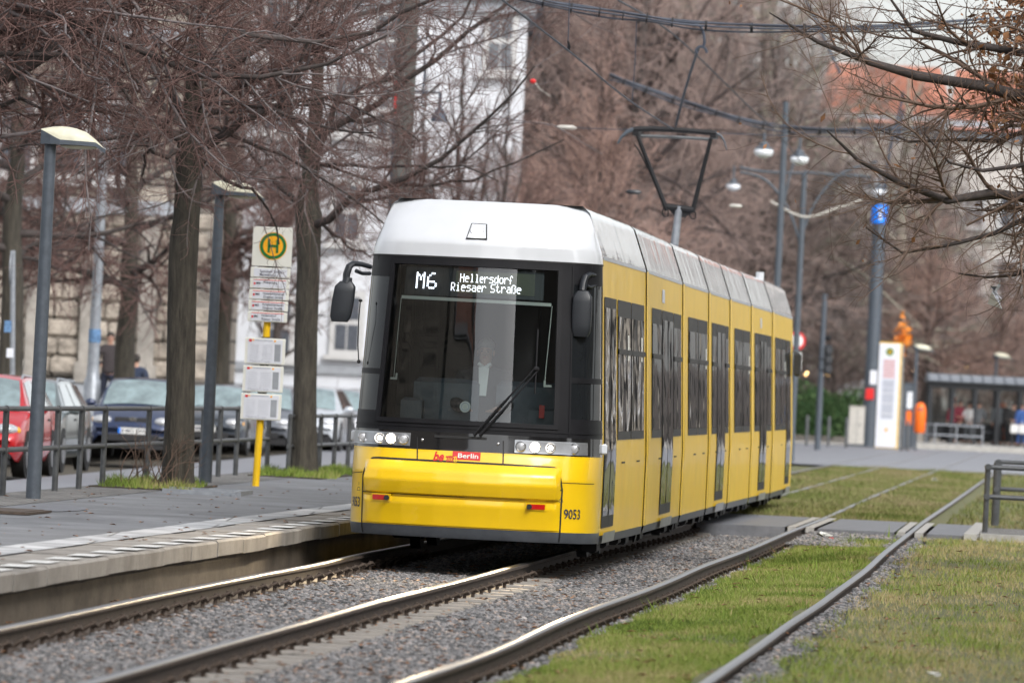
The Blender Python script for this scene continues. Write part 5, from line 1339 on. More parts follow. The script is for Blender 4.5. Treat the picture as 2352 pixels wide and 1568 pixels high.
m2.lathe((.62, 0, 6.1), [(.15, 0), (.13, .1), (.07, .2), (.03, .24), (.03, .5)], 14, 1); m2.build('line_fittings', [M['red'], M['cable']], mc, smooth=True)
mm = mast('tall dark blue grey mast behind the pantograph', 1793, 150, 8.4, .085, .07, py=500)
mm2 = mast('blue grey mast with hanging globe lamps right of the tram rear', 1843, 165, 7.3, .085, .07, py=500)
m3 = mast('thin blue grey mast carrying the traffic signal', 1886, 210, 5.0, .1, .08, py=850)
mcol = empty('sign_column', (X(2010, 236, 700), 236, 0), 0, 'thick grey blue column topped with a blue one way sign', 'column')
m2 = MB(); m2.tube([(0, 0, 0), (0, 0, 9.0)], [.26, .23], 20); m2.build('column', M['lampgrey'], mcol, smooth=True)
m2 = MB(); m2.lathe((0, 0, 8.05), [(.29, 0), (.29, .66)], 20); m2.box((0.02, -.30, 8.38), (.09, .02, .4), mi=1); m2.box((0.02, -.30, 8.56), (.2, .02, .06), mi=1); m2.build('blue_sign', [M['blue'], M['whitepaint']], mcol, smooth=True, ang=30)
m2 = MB(); m2.box((-.05, -.27, 1.9), (.3, .06, .4), mi=1); m2.box((0.05, -.27, 2.5), (.25, .06, .5)); m2.build('stickers', [M['paper'], M['red']], mcol)
def globe_lamp(label, px, py, Y, w, top, name='hanging_lamp'):
    p = at(px, py, Y); s = w / 2 * Y / F; o = empty(name, p, 0, label, 'lamp', None)
    m2 = MB(); m2.lathe((0, 0, 0), [(s * .3, -s * .62), (s * .85, -s * .35), (s, 0), (s * .9, s * .25)], 18); m2.build('globe', M['globe'], o, smooth=True)
    m2 = MB(); m2.lathe((0, 0, 0), [(s * .93, s * .22), (s * .9, s * .35), (s * .5, s * .55), (s * .45, s * .9), (s * .2, s * 1.0)], 18)
    m2.tube([(0, 0, s), (0, 0, top * .8 * Y / F)], s * .14, 8); m2.build('lamp_cap', M['lampgrey'], o, smooth=True)
globe_lamp('white globe street lamp hanging left of the tall mast behind the pantograph', 1754, 349, 155, 46, 55)
globe_lamp('white globe street lamp hanging between the two blue grey masts', 1836, 366, 158, 44, 62)
globe_lamp('small white globe lamp half hidden in the trees right of the pantograph', 1684, 428, 185, 34, 60)
globe_lamp('white globe lamp above the blue sign of the thick column', 2019, 440, 205, 36, 60)
# arms between mast and lamps
def wires(name, label, cat, pts_list, r, mat='cable', parent=None):
    m2 = MB()
    for pts in pts_list: m2.tube(pts, r, 5)
    o = m2.build(name, M[mat], parent, smooth=True)
    if parent: o.location = -parent.location
    else: tag(o, label, cat)
    return o
def smooth_at(px, Y0, Y1=None, n=24):
    Y1 = Y0 if Y1 is None else Y1
    P_ = np.array([at(x, y, Y0 + (Y1 - Y0) * i / (len(px) - 1)) for i, (x, y) in enumerate(px)]); t = np.linspace(0, len(px) - 1, n)
    out = []
    for q_ in t:
        i = min(int(q_), len(px) - 2); f = q_ - i; p0, p1, p2, p3 = P_[max(i - 1, 0)], P_[i], P_[i + 1], P_[min(i + 2, len(px) - 1)]
        out.append(.5 * ((2 * p1) + (-p0 + p2) * f + (2 * p0 - 5 * p1 + 4 * p2 - p3) * f * f + (-p0 + 3 * p1 - 3 * p2 + p3) * f ** 3))
    return out
wires('arm', None, None, [smooth_at([(1835, 560), (1870, 470), (1930, 400), (2015, 372)], 165), smooth_at([(1800, 470), (1815, 400), (1838, 330)], 165), smooth_at([(1700, 385), (1760, 395), (1846, 398)], 165), smooth_at([(1846, 395), (1920, 402), (2000, 405)], 165), smooth_at([(1700, 395), (1760, 415), (1810, 480), (1838, 560)], 165)], .035, 'lampgrey', mm2)
wires('registration_arm', None, None, [smooth_at([(1770, 462), (1848, 498), (1930, 475), (2000, 450)], 160)], .026, 'insul', mm2)
def cable_bundle(label, px, Y, n, r, sp, bands):
    root = empty('cable_bundle', at(*px[0], Y), 0, label, 'cable'); o = np.array(root.location); base = smooth_at(px, Y, Y, 40)
    for k in range(n):
        a = k * 2.4; off = np.array([0, math.cos(a) * sp, math.sin(a) * sp]); m2 = MB()
        m2.tube([p - o + off * (1 + .3 * math.sin(i * .5 + k)) for i, p in enumerate(base)], r, 6); m2.build('cable', M['cable'], root, smooth=True)
    m2 = MB()
    for i in range(2, 38, bands): m2.tube([base[i] - o - (base[i + 1] - base[i]) * .08, base[i] - o + (base[i + 1] - base[i]) * .08], sp + r * 1.6, 8)
    m2.build('cable_tie', M['darkmetal'], root, smooth=True)
cable_bundle('heavy bundle of black feeder cables sagging across the top of the picture', [(1150, -20), (1260, 8), (1380, 28), (1480, 42), (1600, 58), (1800, 66), (2060, 64), (2400, 40)], 82, 5, .013, .045, 3)
cable_bundle('second bundle of feeder cables running down to the masts behind the pantograph', [(1400, 175), (1440, 190), (1550, 229), (1640, 258), (1740, 285), (1855, 299), (2000, 300), (2140, 298)], 120, 4, .016, .05, 3)
wires('dropper_cable', 'bent black cable hanging from the bundle down to the pantograph', 'cable', [smooth_at([(1560, 52), (1598, 56), (1613, 68), (1618, 95), (1614, 112)], 84), smooth_at([(1604, 122), (1598, 118), (1606, 108), (1618, 110), (1624, 122)], 84), smooth_at([(1604, 112), (1588, 160), (1570, 220), (1552, 290)], 84, 88)], .018)
wires('contact_wire', 'thin contact wire of the left track rising from the pantograph to the upper left', 'wire', [smooth_at([(1145, -6), (1306, 117), (1436, 224), (1550, 300)], 66, 88)], .011)
wires('contact_wire', 'thin contact wire of the right track running down behind the pantograph', 'wire', [smooth_at([(1395, -18), (1418, 0), (1550, 82), (1717, 242), (1785, 304), (1840, 372)], 66, 140)], .012)
wires('span_wire', 'very thin span wire crossing level at pantograph height', 'wire', [smooth_at([(1150, 270), (1300, 292), (1500, 300), (1700, 308), (1900, 314), (2350, 320)], 96)], .006)
wires('span_wire', 'thin vertical hanger wire dropping from the upper cable bundle', 'wire', [smooth_at([(1308, 0), (1306, 60), (1304, 115)], 74), smooth_at([(1462, 50), (1458, 150), (1452, 230)], 82)], .006)
wires('cable_line', 'dark slanting cable in the trees at the upper right', 'cable', [smooth_at([(2075, 210), (2065, 260), (2045, 340), (2030, 440)], 180), smooth_at([(1850, 0), (1880, 60), (1930, 170)], 180), smooth_at([(2075, 250), (2060, 330)], 180)], .04)
m2 = MB(); 
for px, py in ((1306, 112), (1304, 108)): m2.tube([at(px, py - 14, 74), at(px + 3, py - 4, 74), at(px, py + 6, 74)], .012, 6)
tag(m2.build('wire_hanger', M['darkmetal']), 'small dark wire hanger where the vertical wire meets the contact wire', 'hanger')
for lb, px, py, Y, w in (('pale insulator on the span wire left of the pantograph', 1302, 292, 96, 46), ('dark insulator with pale end hanging left of the pantograph base', 1455, 440, 96, 36), ('pale insulator on the span wire right of the pantograph base', 1690, 472, 120, 30)):
    m2 = MB(); a, b_ = at(px - w / 2, py, Y), at(px + w / 2, py + 2, Y); m2.tube([a, a + (b_ - a) * .2, a + (b_ - a) * .8, b_], [.012, .035, .035, .012], 8); tag(m2.build('insulator', M['insul'] if 'pale insulator' in lb else M['plastic'], smooth=True), lb, 'insulator')
m2 = MB(); c = at(1224, 187, 100); m2.ell(c, (.05, .05, .04)); tag(m2.build('red_ribbon', M['red']), 'small bright red scrap caught in the twigs above the tram', 'ribbon')
m2 = MB(); m2.tube([at(1228, 188, 100), at(1240, 205, 100), at(1265, 222, 100)], [.012, .006, .004], 5); tag(m2.build('string', M['insul'], smooth=True), 'pale string trailing from the red scrap in the twigs', 'string')

# far stop pylon
py_ = empty('stop_pylon', (X(2037, 232, 1000), 232, 0), -.15, 'tall white stop pylon with yellow edges and a green tram stop symbol', 'stop sign')
w_, h_ = .8, 3.75
m2 = MB(); m2.box((0, 0, h_ / 2), (w_, .28, h_), ch=.01); m2.build('pylon_body', M['signyellow'], py_)
m2 = MB(); m2.box((-.02, -.15, h_ / 2), (w_ - .06, .03, h_ - .07)); 
m2.build('pylon_panel', M['paper'], py_)
m2 = MB(); m2.box((.42, .0, h_ / 2), (.06, .26, h_ - .1)); m2.build('pylon_side', M['alu'], py_)
m2 = MB(); m2.box((-.02, -.17, 3.42), (.4, .01, .36), mi=2); m2.add([(-.02 + .14 * math.cos(a), -.178, 3.42 + .14 * math.sin(a)) for a in np.linspace(0, 6.28, 21)[:-1]], [tuple(range(20))], 0)
for x, w, h in ((-.06, .03, .14), (.02, .03, .14), (-.02, .1, .03)): m2.box((x, -.183, 3.42), (w, .004, h), mi=1)
for k in range(7): m2.box((-.02, -.17, 3.1 - k * .095), (.42, .01, .05), mi=3)
m2.box((-.02, -.17, 2.3), (.42, .01, .26), mi=4); m2.box((-.02, -.168, 1.6), (.42, .008, 1.1), mi=4)
for k in range(3): m2.box((-.02, -.175, 1.95 - k * .36), (.4, .01, .02), mi=2)
m2.box((-.02, -.17, .66), (.1, .01, .12), mi=5)
m2.build('pylon_print', [M['green'], M['orange'], M['whitepaint'], pm('faded_red', (.55, .25, .24), .5), M['greyink'], M['orange']], py_)

# cabinet, bin, bollards, signal, signs
def sbox(name, label, cat, px, Y, z0, w, d, h, mat, ch=.02, rz=0, extra=None, py=1000):
    m2 = MB(); m2.box((0, 0, h / 2), (w, d, h), ch=ch)
    m2.box((0, 0, h + .015), (w * 1.06, d * 1.1, .03)); m2.box((0, -d / 2 - .004, h / 2), (.012, .01, h * .9), mi=1); m2.box((.1, -d / 2 - .01, h * .55), (.03, .02, .12), mi=1); m2.box((0, 0, .04), (w * 1.04, d * 1.05, .08), mi=1)
    o = m2.build(name, [M[mat], M['skirt']], loc=(X(px, Y, py), Y, z0)); o.rotation_euler = (0, 0, rz); tag(o, label, cat); return o
sbox('utility_cabinet', 'pale grey electrical cabinet with stickers left of the white stop pylon', 'cabinet', 1966, 236, 0, .55, .4, 1.42, 'insul')
sbox('utility_cabinet', 'darker grey cabinet directly beside the pale one', 'cabinet', 1992, 240, 0, .42, .4, 1.38, 'galv')
o = empty('litter_bin', (X(2113, 228, 960), 228, 0), 0, 'rounded orange litter bin on a post beside the distant shelter', 'bin')
m2 = MB(); m2.lathe((0, 0, .62), [(.15, 0), (.2, .06), (.21, .7), (.2, .85), (.14, 1.0), (.05, 1.06)], 18); m2.build('bin_body', M['bin'], o, smooth=True, ang=50)
m2 = MB(); m2.cyl((-.1, .1, 0), (-.1, .1, 1.5), .04, 8); m2.box((0, -.2, 1.45), (.2, .04, .06)); m2.build('bin_post', M['lampgrey'], o)
for px in (1853, 1880, 1944, 2072, 2085, 1903):
    lb = {1853: 'grey bollard nearest the rear of the tram', 1880: 'grey bollard beside the signal mast', 1903: 'grey bollard right of the signal mast', 1944: 'grey bollard left of the pale cabinet', 2072: 'dark post just right of the white pylon', 2085: 'thin dark post left of the orange bin'}[px]
    m2 = MB(); m2.lathe((0, 0, 0), [(.06, 0), (.05, .05), (.05, 1.0), (.03, 1.05)], 12); tag(m2.build('bollard', M['fence'], loc=(X(px, 225, 1000), 225, 0), smooth=True), lb, 'bollard', 'bollards along the far road')
o = empty('traffic_signal', (X(1899, 209, 850), 209, 0), 0, 'black traffic signal head on the right side of its mast, seen from behind', 'traffic light')
m2 = MB(); z = at(1899, 825, 209)[2]; m2.box((0, 0, z), (.26, .2, .95), ch=.03); m2.build('signal_housing', M['plastic'], o)
m2 = MB()
for k in (-.3, 0, .3): m2.tube([(0.02, -.1, z + k), (.05, -.24, z + k)], [.1, .11], 12)
m2.build('signal_visor', M['plastic'], o, smooth=True); m2 = MB(); m2.tube([(-.2, .1, z), (0, 0, z)], .03, 6); m2.tube([(-.2, .1, z - .35), (0, 0, z - .35)], .03, 6); m2.ell((.0, 0, z + .68), (.1, .1, .1)); m2.build('signal_bracket', M['darkmetal'], o, smooth=True)
o = empty('road_sign', (X(1828, 200, 800), 200, 0), 0, 'round no entry style sign with red rim and white plate below, beside the tram rear', 'road sign')
z1 = at(1838, 783, 200)[2]; m2 = MB(); m2.cyl((-.05, .06, 0), (-.05, .06, z1 + .3), .035, 8); m2.build('sign_pole', M['galv'], o)
m2 = MB(); m2.lathe((0, 0, z1), [(.29, 0), (.29, -.02)], 24, 0, axis='y'); m2.lathe((0, -.022, z1), [(.21, 0), (.2, -.005)], 24, 1, axis='y'); m2.box((.03, 0, z1 - .62), (.3, .03, .52), mi=1); m2.build('sign_plate', [M['red'], M['whitepaint']], o)
# distant warm lamps and coloured lights
for i, (px, py, Y, r_, mt, lb) in enumerate(((1852, 858, 290, .1, 'warm', 'warm round light low behind the tram rear'), (1899, 858, 290, .1, 'warm', 'warm round light left of the signal head'), (2099, 855, 290, .1, 'warm', 'warm round light between the pylon and the distant lamp'), (2218, 843, 295, .08, 'warm', 'faint orange light in the trees above the shelter'), (2229, 842, 295, .08, 'teal', 'faint green light in the trees above the shelter'), (2239, 916, 262, .09, 'redlit', 'small red light glowing through the shelter'))):
    m2 = MB(); p = at(px, py, Y); m2.ell((0, 0, 0), (r_, r_, r_), mi=0); m2.tube([(0, 0, r_), (0, 0, r_ * 2.2)], r_ * .5, 8, 1); o = m2.build('lamp', [M[mt], M['darkmetal']], loc=p, smooth=True); tag(o, lb, 'light')
# orange autumn shrub behind the pylon top
rngo = np.random.default_rng(4); n = 150; c = np.array(at(2072, 780, 262)); cs = rngo.normal(0, 1, (n, 3)) * [.16, .16, .38] + c; b = rngo.normal(0, 1, (n, 4, 3)); b = np.stack([b[:, 0], b[:, 1], -b[:, 0], -b[:, 1]], 1)
me = fast_mesh('orange_leaves', (cs[:, None] + b * .055).reshape(-1, 3), [(np.arange(n * 4).reshape(-1, 4), 0)], [pm('bright_orange_leaf', (.95, .3, .02), .6)]); tag(link(bpy.data.objects.new('orange_leaves', me)), 'bright orange leaves showing just above the white pylon', 'leaves', kind='stuff')
m2 = MB(); p0, p1 = at(1925, 905, 275), at(1997, 865, 275); m2.add([p0, at(1997, 925, 275), p1, at(1925, 885, 275)][::1], [(0, 1, 2, 3)]); m2.add([at(1925, 905, 277), at(1997, 925, 277), at(1997, 868, 277), at(1925, 887, 277)], [(0, 1, 2, 3)]); tag(m2.build('awning', M['paper']), 'pale slanting awning behind the green bushes', 'awning')
m2 = MB(); m2.box((X(1905, 268, 1000), 268, .35), (9, .3, .7)); tag(m2.build('low_wall', M['concrete']), 'low concrete wall below the green bushes behind the tram rear', 'wall')

# shelter
sh = empty('tram_shelter', (X(2252, 250, 950), 250, .18), 0, 'dark framed glass tram shelter with a curved roof at the right edge', 'shelter')
SW = 3.9
m2 = MB()
for x in np.linspace(-SW / 2, SW / 2 + 1.3, 7):
    for y in (0, 1.4): m2.box((x, y, 1.1), (.15, .13, 2.2))
m2.box((.6, 0, 2.22), (SW + 1.4, .14, .26)); m2.box((.6, 1.36, .5), (SW + 1.3, .04, .6)); m2.box((.6, 1.4, 2.25), (SW + 1.4, .1, .12)); m2.box((.6, 1.4, .2), (SW + 1.3, .06, .06)); m2.box((.6, 1.4, 1.0), (SW + 1.3, .05, .05))
m2.build('shelter_frame', M['plastic'], sh)
m2 = MB(); rows = [[(x, -.4 + 2.1 * t, 2.28 + .36 * math.sin(t * math.pi * .85 + .25)) for x in np.linspace(-SW / 2 - .15, SW / 2 + 1.5, 14)] for t in np.linspace(0, 1, 9)]
m2.grid(rows); m2.grid([[(p[0], p[1], p[2] - .04) for p in r_] for r_ in rows], flip=True); m2.build('shelter_roof', M['galv'], sh, smooth=True)
m2 = MB()
for x in np.linspace(-SW / 2 - .1, SW / 2 + 1.4, 14): m2.tube([(x, -.4 + 2.1 * t, 2.3 + .36 * math.sin(t * math.pi * .85 + .25)) for t in np.linspace(0, 1, 8)], .025, 5)
m2.build('roof_rib', M['lampgrey'], sh)
m2 = MB(); m2.add([(-SW / 2, 1.38, .3), (SW / 2 + 1.3, 1.38, .3), (SW / 2 + 1.3, 1.38, 2.2), (-SW / 2, 1.38, 2.2)], [(0, 1, 2, 3)]); m2.add([(-SW / 2, 0, .3), (-SW / 2, 1.4, .3), (-SW / 2, 1.4, 2.2), (-SW / 2, 0, 2.2)], [(0, 1, 2, 3)]); m2.build('shelter_glass', M['wglass'], sh)
m2 = MB(); m2.box((.35, 1.1, .48), (2.4, .4, .06)); m2.box((-.6, 1.1, .24), (.06, .3, .48)); m2.box((1.3, 1.1, .24), (.06, .3, .48)); m2.build('bench', M['skirt'], sh)
for x_, z_, h_p in ((-.95, 1.45, .6), (.95, .95, 1.4)): m2 = MB(); m2.box((x_, 1.3, z_), (.2, .05, h_p)); m2.build('poster', M['poster'], sh)
railing('pale tubular handrail on the ramp in front of the shelter', [(X(2128, 243, 980), 243), (X(2150, 242, 980), 242.5), (X(2200, 242, 980), 242.5), (X(2260, 242, 980), 242.5)], h=.8, mid=.42, z=.1, r=.03, pr=.03, mat='galv')
o = sbox('ticket_machine', 'dark grey ticket machine with an orange panel left of the orange bin', 'ticket machine', 2085, 238, 0, .45, .4, 2.35, 'lampgrey')
m2 = MB(); m2.box((0, -.21, 1.1), (.2, .02, .5)); m2.build('machine_panel', M['redlens'] if 0 else M['bin'], o); m2 = MB(); m2.box((0, -.21, 1.75), (.2, .02, .6)); m2.build('machine_screen', M['globe'], o)

# litter
def litter(label, px, py, z, s, col, seed, name='litter'):
    r_ = np.random.default_rng(seed); c = gr(px, py, z); V = [(r_.uniform(-s, s), r_.uniform(-s, s), r_.uniform(0, s * .8)) for _ in range(9)]; m2 = MB(); m2.add(V, [(0, 1, 2), (1, 2, 3), (2, 3, 4), (3, 4, 5), (4, 5, 6), (5, 6, 7), (6, 7, 8), (0, 3, 6), (1, 5, 8)])
    tag(m2.build(name, M[col], loc=(c[0], c[1], z)), label, 'litter')
litter('crumpled cream paper lying in front of the crossing path', 1893, 1236, -.06, .11, 'signwhite', 1)
litter('small red wrapper beside the crumpled cream paper', 1912, 1239, -.06, .05, 'red', 2)
litter('crumpled white paper in the grass at the bottom right', 2142, 1553, -.02, .05, 'whitepaint', 3)
litter('white scrap on the far grass between the rails', 2147, 1105, -.02, .09, 'whitepaint', 4)
litter('pale scrap on the grass near the far left rail', 1742, 1135, -.02, .07, 'cream', 6)
m2 = MB(); r_ = np.random.default_rng(9); c = at(2290, 680, 66); V = [(c + r_.normal(0, 1, 3) * [.1, .05, .07]) for _ in range(14)]; m2.add(V, [(i, i + 1, i + 2) for i in range(12)]); tag(m2.build('plastic_bag', M['paper']), 'torn white plastic shred caught in the twigs at the right', 'litter')

# ------------------------------------------------------------------ cars
def car(label, px, Y, col, L=4.1, Wd=1.7, H=1.5, style='hatch', rz=-.075, rails=False, plate='', coat_name='car_paint', name='parked_car', z=-.12, mirror_red=False):
    X0 = X(px, Y, 960); root = empty(name, (X0, Y, z), rz, label, 'car', 'cars standing on the road behind the platform')
    pmat = pm(coat_name, col, .28, .25, var=.05, coat=.9)
    hw = Wd / 2; cab0, cab1 = (.95, 1.62) if style != 'sedan' else (1.15, 1.85)
    e0, e1 = {'hatch': (L - .55, L - .18), 'wagon': (L - .55, L - .12), 'sedan': (L - 1.25, L - .72)}[style]
    hz = H * .63
    st = [(0, .80, .40, .52, .56, .60), (.05, .90, .30, .60, .64, .62), (.18, .95, .22, .68, .72, .72), (.5, .985, .2, hz - .12, hz - .06, .82), (cab0, 1.0, .2, hz - .03, hz + .01, .86), ((cab0 + cab1) / 2, 1.0, .2, hz + .01, (hz + H) / 2 + .05, .79), (cab1, 1.0, .2, hz + .02, H - .04, .70), (cab1 + .45, 1.0, .2, hz + .03, H, .69),
          ((cab1 + e0) / 2 + .2, 1.0, .2, hz + .05, H, .69), (e0, .99, .22, hz + .06, H - .06, .68), ((e0 + e1) / 2, .975, .24, hz + .05, (H + hz) / 2 + .03, .74), (e1, .96, .26, hz + .0, hz + .03, .8), (L - .04 if style != 'sedan' else L - .1, .93, .28, hz - .06 if style != 'sedan' else hz - .02, hz - .02, .8), (L, .85, .36, .55, .6, .7)]
    rows = []
    for y, w, zb, zbelt, zt, rw in st:
        right = [(hw * w * .93, zb), (hw * w, zb + .14), (hw * w * 1.0, .55 if zbelt > .62 else (zb + zbelt) / 2), (hw * w * .975, zbelt - .03), (hw * w * .955, zbelt), (hw * rw, zt - .015), (hw * rw * .85, zt), (hw * rw * .4, zt + .025), (0, zt + .03)]
        rows.append([(x, y, z_) for x, z_ in right] + [(-x, y, z_) for x, z_ in right[-2::-1]])
    m2 = MB(); m2.grid(rows); m2.add(rows[0], [tuple(range(len(rows[0])))]); m2.add(rows[-1], [tuple(range(len(rows[-1])))[::-1]])
    m2.build('body', pmat, root, smooth=True, ang=38)
    R_ = [np.array(r_) for r_ in rows]
    def lerp(a, b, t): return a + (b - a) * t
    def sidept(y, t, sgn, off=.008):         # t 0 belt .. 1 roof edge
        ys_ = [s_[0] for s_ in st]; i = max(0, min(len(ys_) - 2, int(np.searchsorted(ys_, y)) - 1)); f = (y - ys_[i]) / (ys_[i + 1] - ys_[i])
        a = lerp(R_[i][4], R_[i + 1][4], f); b = lerp(R_[i][5], R_[i + 1][5], f); p = lerp(a, b, t); p = p.copy(); p[0] = (p[0] + off) * sgn; p[2] += off * .3; return p
    def toppt(y, u, off=.01):                # u -1..1 across the roof line
        ys_ = [s_[0] for s_ in st]; i = max(0, min(len(ys_) - 2, int(np.searchsorted(ys_, y)) - 1)); f = (y - ys_[i]) / (ys_[i + 1] - ys_[i]); w = lerp(R_[i][5][0], R_[i + 1][5][0], f); zc = lerp(R_[i][8][2], R_[i + 1][8][2], f); ze = lerp(R_[i][5][2], R_[i + 1][5][2], f)
        return np.array([w * u * .93, y - off, lerp(zc, ze, abs(u) ** 2.2) + off])
    m2 = MB(); m2.grid([[toppt(y, u, .012) for u in np.linspace(-1, 1, 11)] for y in (cab0 + .03, (cab0 + cab1) / 2, cab1 - .03)]); m2.build('windscreen', M['carscreen'], root, smooth=True)
    m2 = MB(); m2.grid([[toppt(y, u, .004) + np.array([0, .02, 0]) for u in np.linspace(-1, 1, 7)] for y in (e0 + .05, e1 - .03)]); m2.build('rear_window', M['carglass'], root, smooth=True)
    for sgn in (1, -1):
        c0, c1 = cab0 + .25, e1 - .08; mid = cab1 + .75; B = [c0, mid, min(mid + .85, e0 - .05)] + ([e0 + .25] if style != 'sedan' else [])
        for a, b in zip(B[:-1], B[1:]):
            m2 = MB(); rws = []
            for t in (.1, .5, .92):
                ya, yb = a + .04, b - .04
                if a == c0: ya = max(ya, c0 + (cab1 - c0 + .05) * t)
                if b > e0: yb = b - .3 * t
                rws.append([sidept(y, t, sgn) for y in np.linspace(ya, yb, 5)])
            m2.grid(rws, flip=sgn < 0); m2.build('side_window', M['carglass'], root, smooth=True)
        m2 = MB(); m2.ell((sgn * (hw + .10), cab0 + .33, hz + .06), (.11, .07, .075)); m2.tube([(sgn * hw * .93, cab0 + .33, hz), (sgn * (hw + .06), cab0 + .33, hz + .03)], .03, 6)
        m2.build('mirror', pmat, root, smooth=True)
        m2 = MB(); m2.ell((sgn * hw * .70, .20, hz - .26), (.21, .17, .10), rz=sgn * .5); m2.build('headlight', M['headlamp'], root, smooth=True)
        m2 = MB(); m2.ell((sgn * hw * .86, .30, hz - .27), (.07, .14, .07), rz=sgn * .4); m2.build('indicator', M['orange'], root, smooth=True)
        m2 = MB()
        for y in (mid + .0, mid + .85): m2.tube([sidept(y, 0, sgn, .012) - [0, 0, .02], (sgn * (hw + .004), y, .55), (sgn * hw * .96, y, .26)], .006, 4)
        for y in (mid - .25, mid + .6): m2.box((sgn * (hw * .985), y, hz - .1), (.03, .16, .03))
        m2.build('door_seam', M['carblack'], root)
        if rails:
            m2 = MB(); m2.tube([sidept(cab1 + .15, 1, sgn, -.03) + [0, 0, .0], sidept(cab1 + .3, 1, sgn, -.03) + [0, 0, .06], sidept(e0 - .1, 1, sgn, -.03) + [0, 0, .06], sidept(e0 + .05, 1, sgn, -.03)], .018, 6); m2.build('roof_rail', M['alu'], root, smooth=True)
        for y in (.80, L - .78):
            m2 = MB(); m2.lathe((sgn * (hw - .2), y, .32), [(.36, 0), (.36, .03), (.355, sgn * .205)] if 0 else [(.355, -.01), (.37, sgn * .196)], 22, axis='x'); m2.build('wheel_arch', M['rubber'], root, smooth=True)
            w = MB(); w.lathe((sgn * (hw - .20), y, .315), [(.2, 0), (.3, 0.0), (.315, sgn * .04), (.315, sgn * .17), (.29, sgn * .2), (.21, sgn * .205)], 24, axis='x'); wo = w.build('wheel', M['tyre'], root, smooth=True)
            w = MB(); w.lathe((sgn * (hw - .02), y, .315), [(.21, sgn * .03), (.19, sgn * .0), (.06, sgn * .0), (.05, sgn * .03)], 20, axis='x')
            for k in range(5): a = k * 1.257; w.box((sgn * (hw + .0), y + .1 * math.cos(a), .315 + .1 * math.sin(a)), (.02, .05, .16), rx=a - math.pi / 2)
            w.build('rim', M['rim'], wo)
    m2 = MB(); m2.box((0, .10, hz - .24), (Wd * .40, .08, .11), ch=.02); m2.box((0, .0, .36), (Wd * .62, .06, .15), ch=.02); m2.box((0, .1, .2), (Wd * .8, .3, .08)); m2.build('grille', M['carblack'], root)
    m2 = MB(); m2.lathe((0, .05, hz - .22), [(.08, 0), (.07, -.015)], 18, axis='y'); m2.v = [(x * 1.0, y, (z_ - (hz - .22)) * .55 + hz - .22) for x, y, z_ in m2.v]; m2.build('badge', M['chrome'], root)
    m2 = MB(); m2.box((0, -.015, .50), (.52, .02, .115), mi=0); m2.box((-.238, -.027, .50), (.045, .004, .105), mi=1)
    if plate: text_fit(m2, plate, -.2, .24, .468, .532, lambda x, z_: (x, -.027, z_), 2, bold=.015)
    else: m2.box((.02, -.026, .5), (.4, .002, .05), mi=2)
    m2.build('number_plate', [M['plate'], M['blue'], M['ink']], root)
    m2 = MB(); m2.tube([(.0, cab0 + .02, hz + .03), (-.35, cab0 - .0, hz + .035)], .008, 4); m2.tube([(.55, cab0 + .02, hz + .03), (.15, cab0 - .0, hz + .035)], .008, 4); m2.build('wiper', M['carblack'], root)
    m2 = MB(); m2.tube([(0, cab1 + .2, H), (.02, cab1 + .35, H + .3)], .005, 4); m2.build('aerial', M['carblack'], root)
    return root
car('bright red car with red mirror, cut by the left edge', -82, 99.5, (.55, .012, .02), 4.2, 1.76, 1.5, 'wagon', rails=True, coat_name='red_car_paint')
car('grey estate car with silver roof rails behind the nearest platform lamp', 6, 106, (.13, .155, .16), 4.5, 1.8, 1.46, 'wagon', rails=True, coat_name='grey_green_paint')
car('dark blue compact car seen head on with licence plate, left of the nearest trunk', 304, 126, (.03, .045, .1), 3.9, 1.72, 1.5, 'hatch', plate='B·MO 594', coat_name='dark_blue_paint', rz=-.04)
car('dark grey saloon partly hidden between the nearest trunk and the second lamp', 468, 138.5, (.05, .06, .075), 4.4, 1.76, 1.42, 'sedan', coat_name='dark_grey_paint')
car('grey car behind the timetable boards, its rear wheel showing at their right', 585, 144.5, (.11, .12, .14), 4.3, 1.76, 1.44, 'hatch', coat_name='mid_grey_paint')
car('silver white car just left of the second trunk', 690, 151, (.5, .53, .57), 4.4, 1.78, 1.45, 'hatch', coat_name='silver_white_paint')
car('silver car just right of the second trunk', 752, 158, (.3, .31, .34), 4.3, 1.75, 1.42, 'hatch', coat_name='silver_paint')
car('dark green car farthest back, beside the front of the tram', 812, 165, (.02, .05, .045), 4.2, 1.72, 1.42, 'hatch', coat_name='dark_green_paint')

# ------------------------------------------------------------------ people
def skinmesh(name, pts, edges, rad, mats, parent, sub=2):
    me = bpy.data.meshes.new(name); me.from_pydata([tuple(map(float, p)) for p in pts], edges, []); o = bpy.data.objects.new(name, me); COL.objects.link(o)
    md = o.modifiers.new('s', 'SKIN'); md.use_smooth_shade = True
    for i, r_ in enumerate(rad): me.skin_vertices[0].data[i].radius = (r_ if hasattr(r_, '__len__') else (r_, r_)); me.skin_vertices[0].data[i].use_root = (i == 0)
    sb = o.modifiers.new('b', 'SUBSURF'); sb.levels = sub
    dg = bpy.context.evaluated_depsgraph_get(); m3 = bpy.data.meshes.new_from_object(o.evaluated_get(dg)); m3.name = name
    bpy.data.objects.remove(o)
    m3.materials.clear(); m3.materials.append(mats) if not isinstance(mats, list) else [m3.materials.append(m_) for m_ in mats]
    m3.polygons.foreach_set('material_index', [0] * len(m3.polygons)); m3.polygons.foreach_set('use_smooth', [True] * len(m3.polygons))
    return link(bpy.data.objects.new(name, m3), parent)
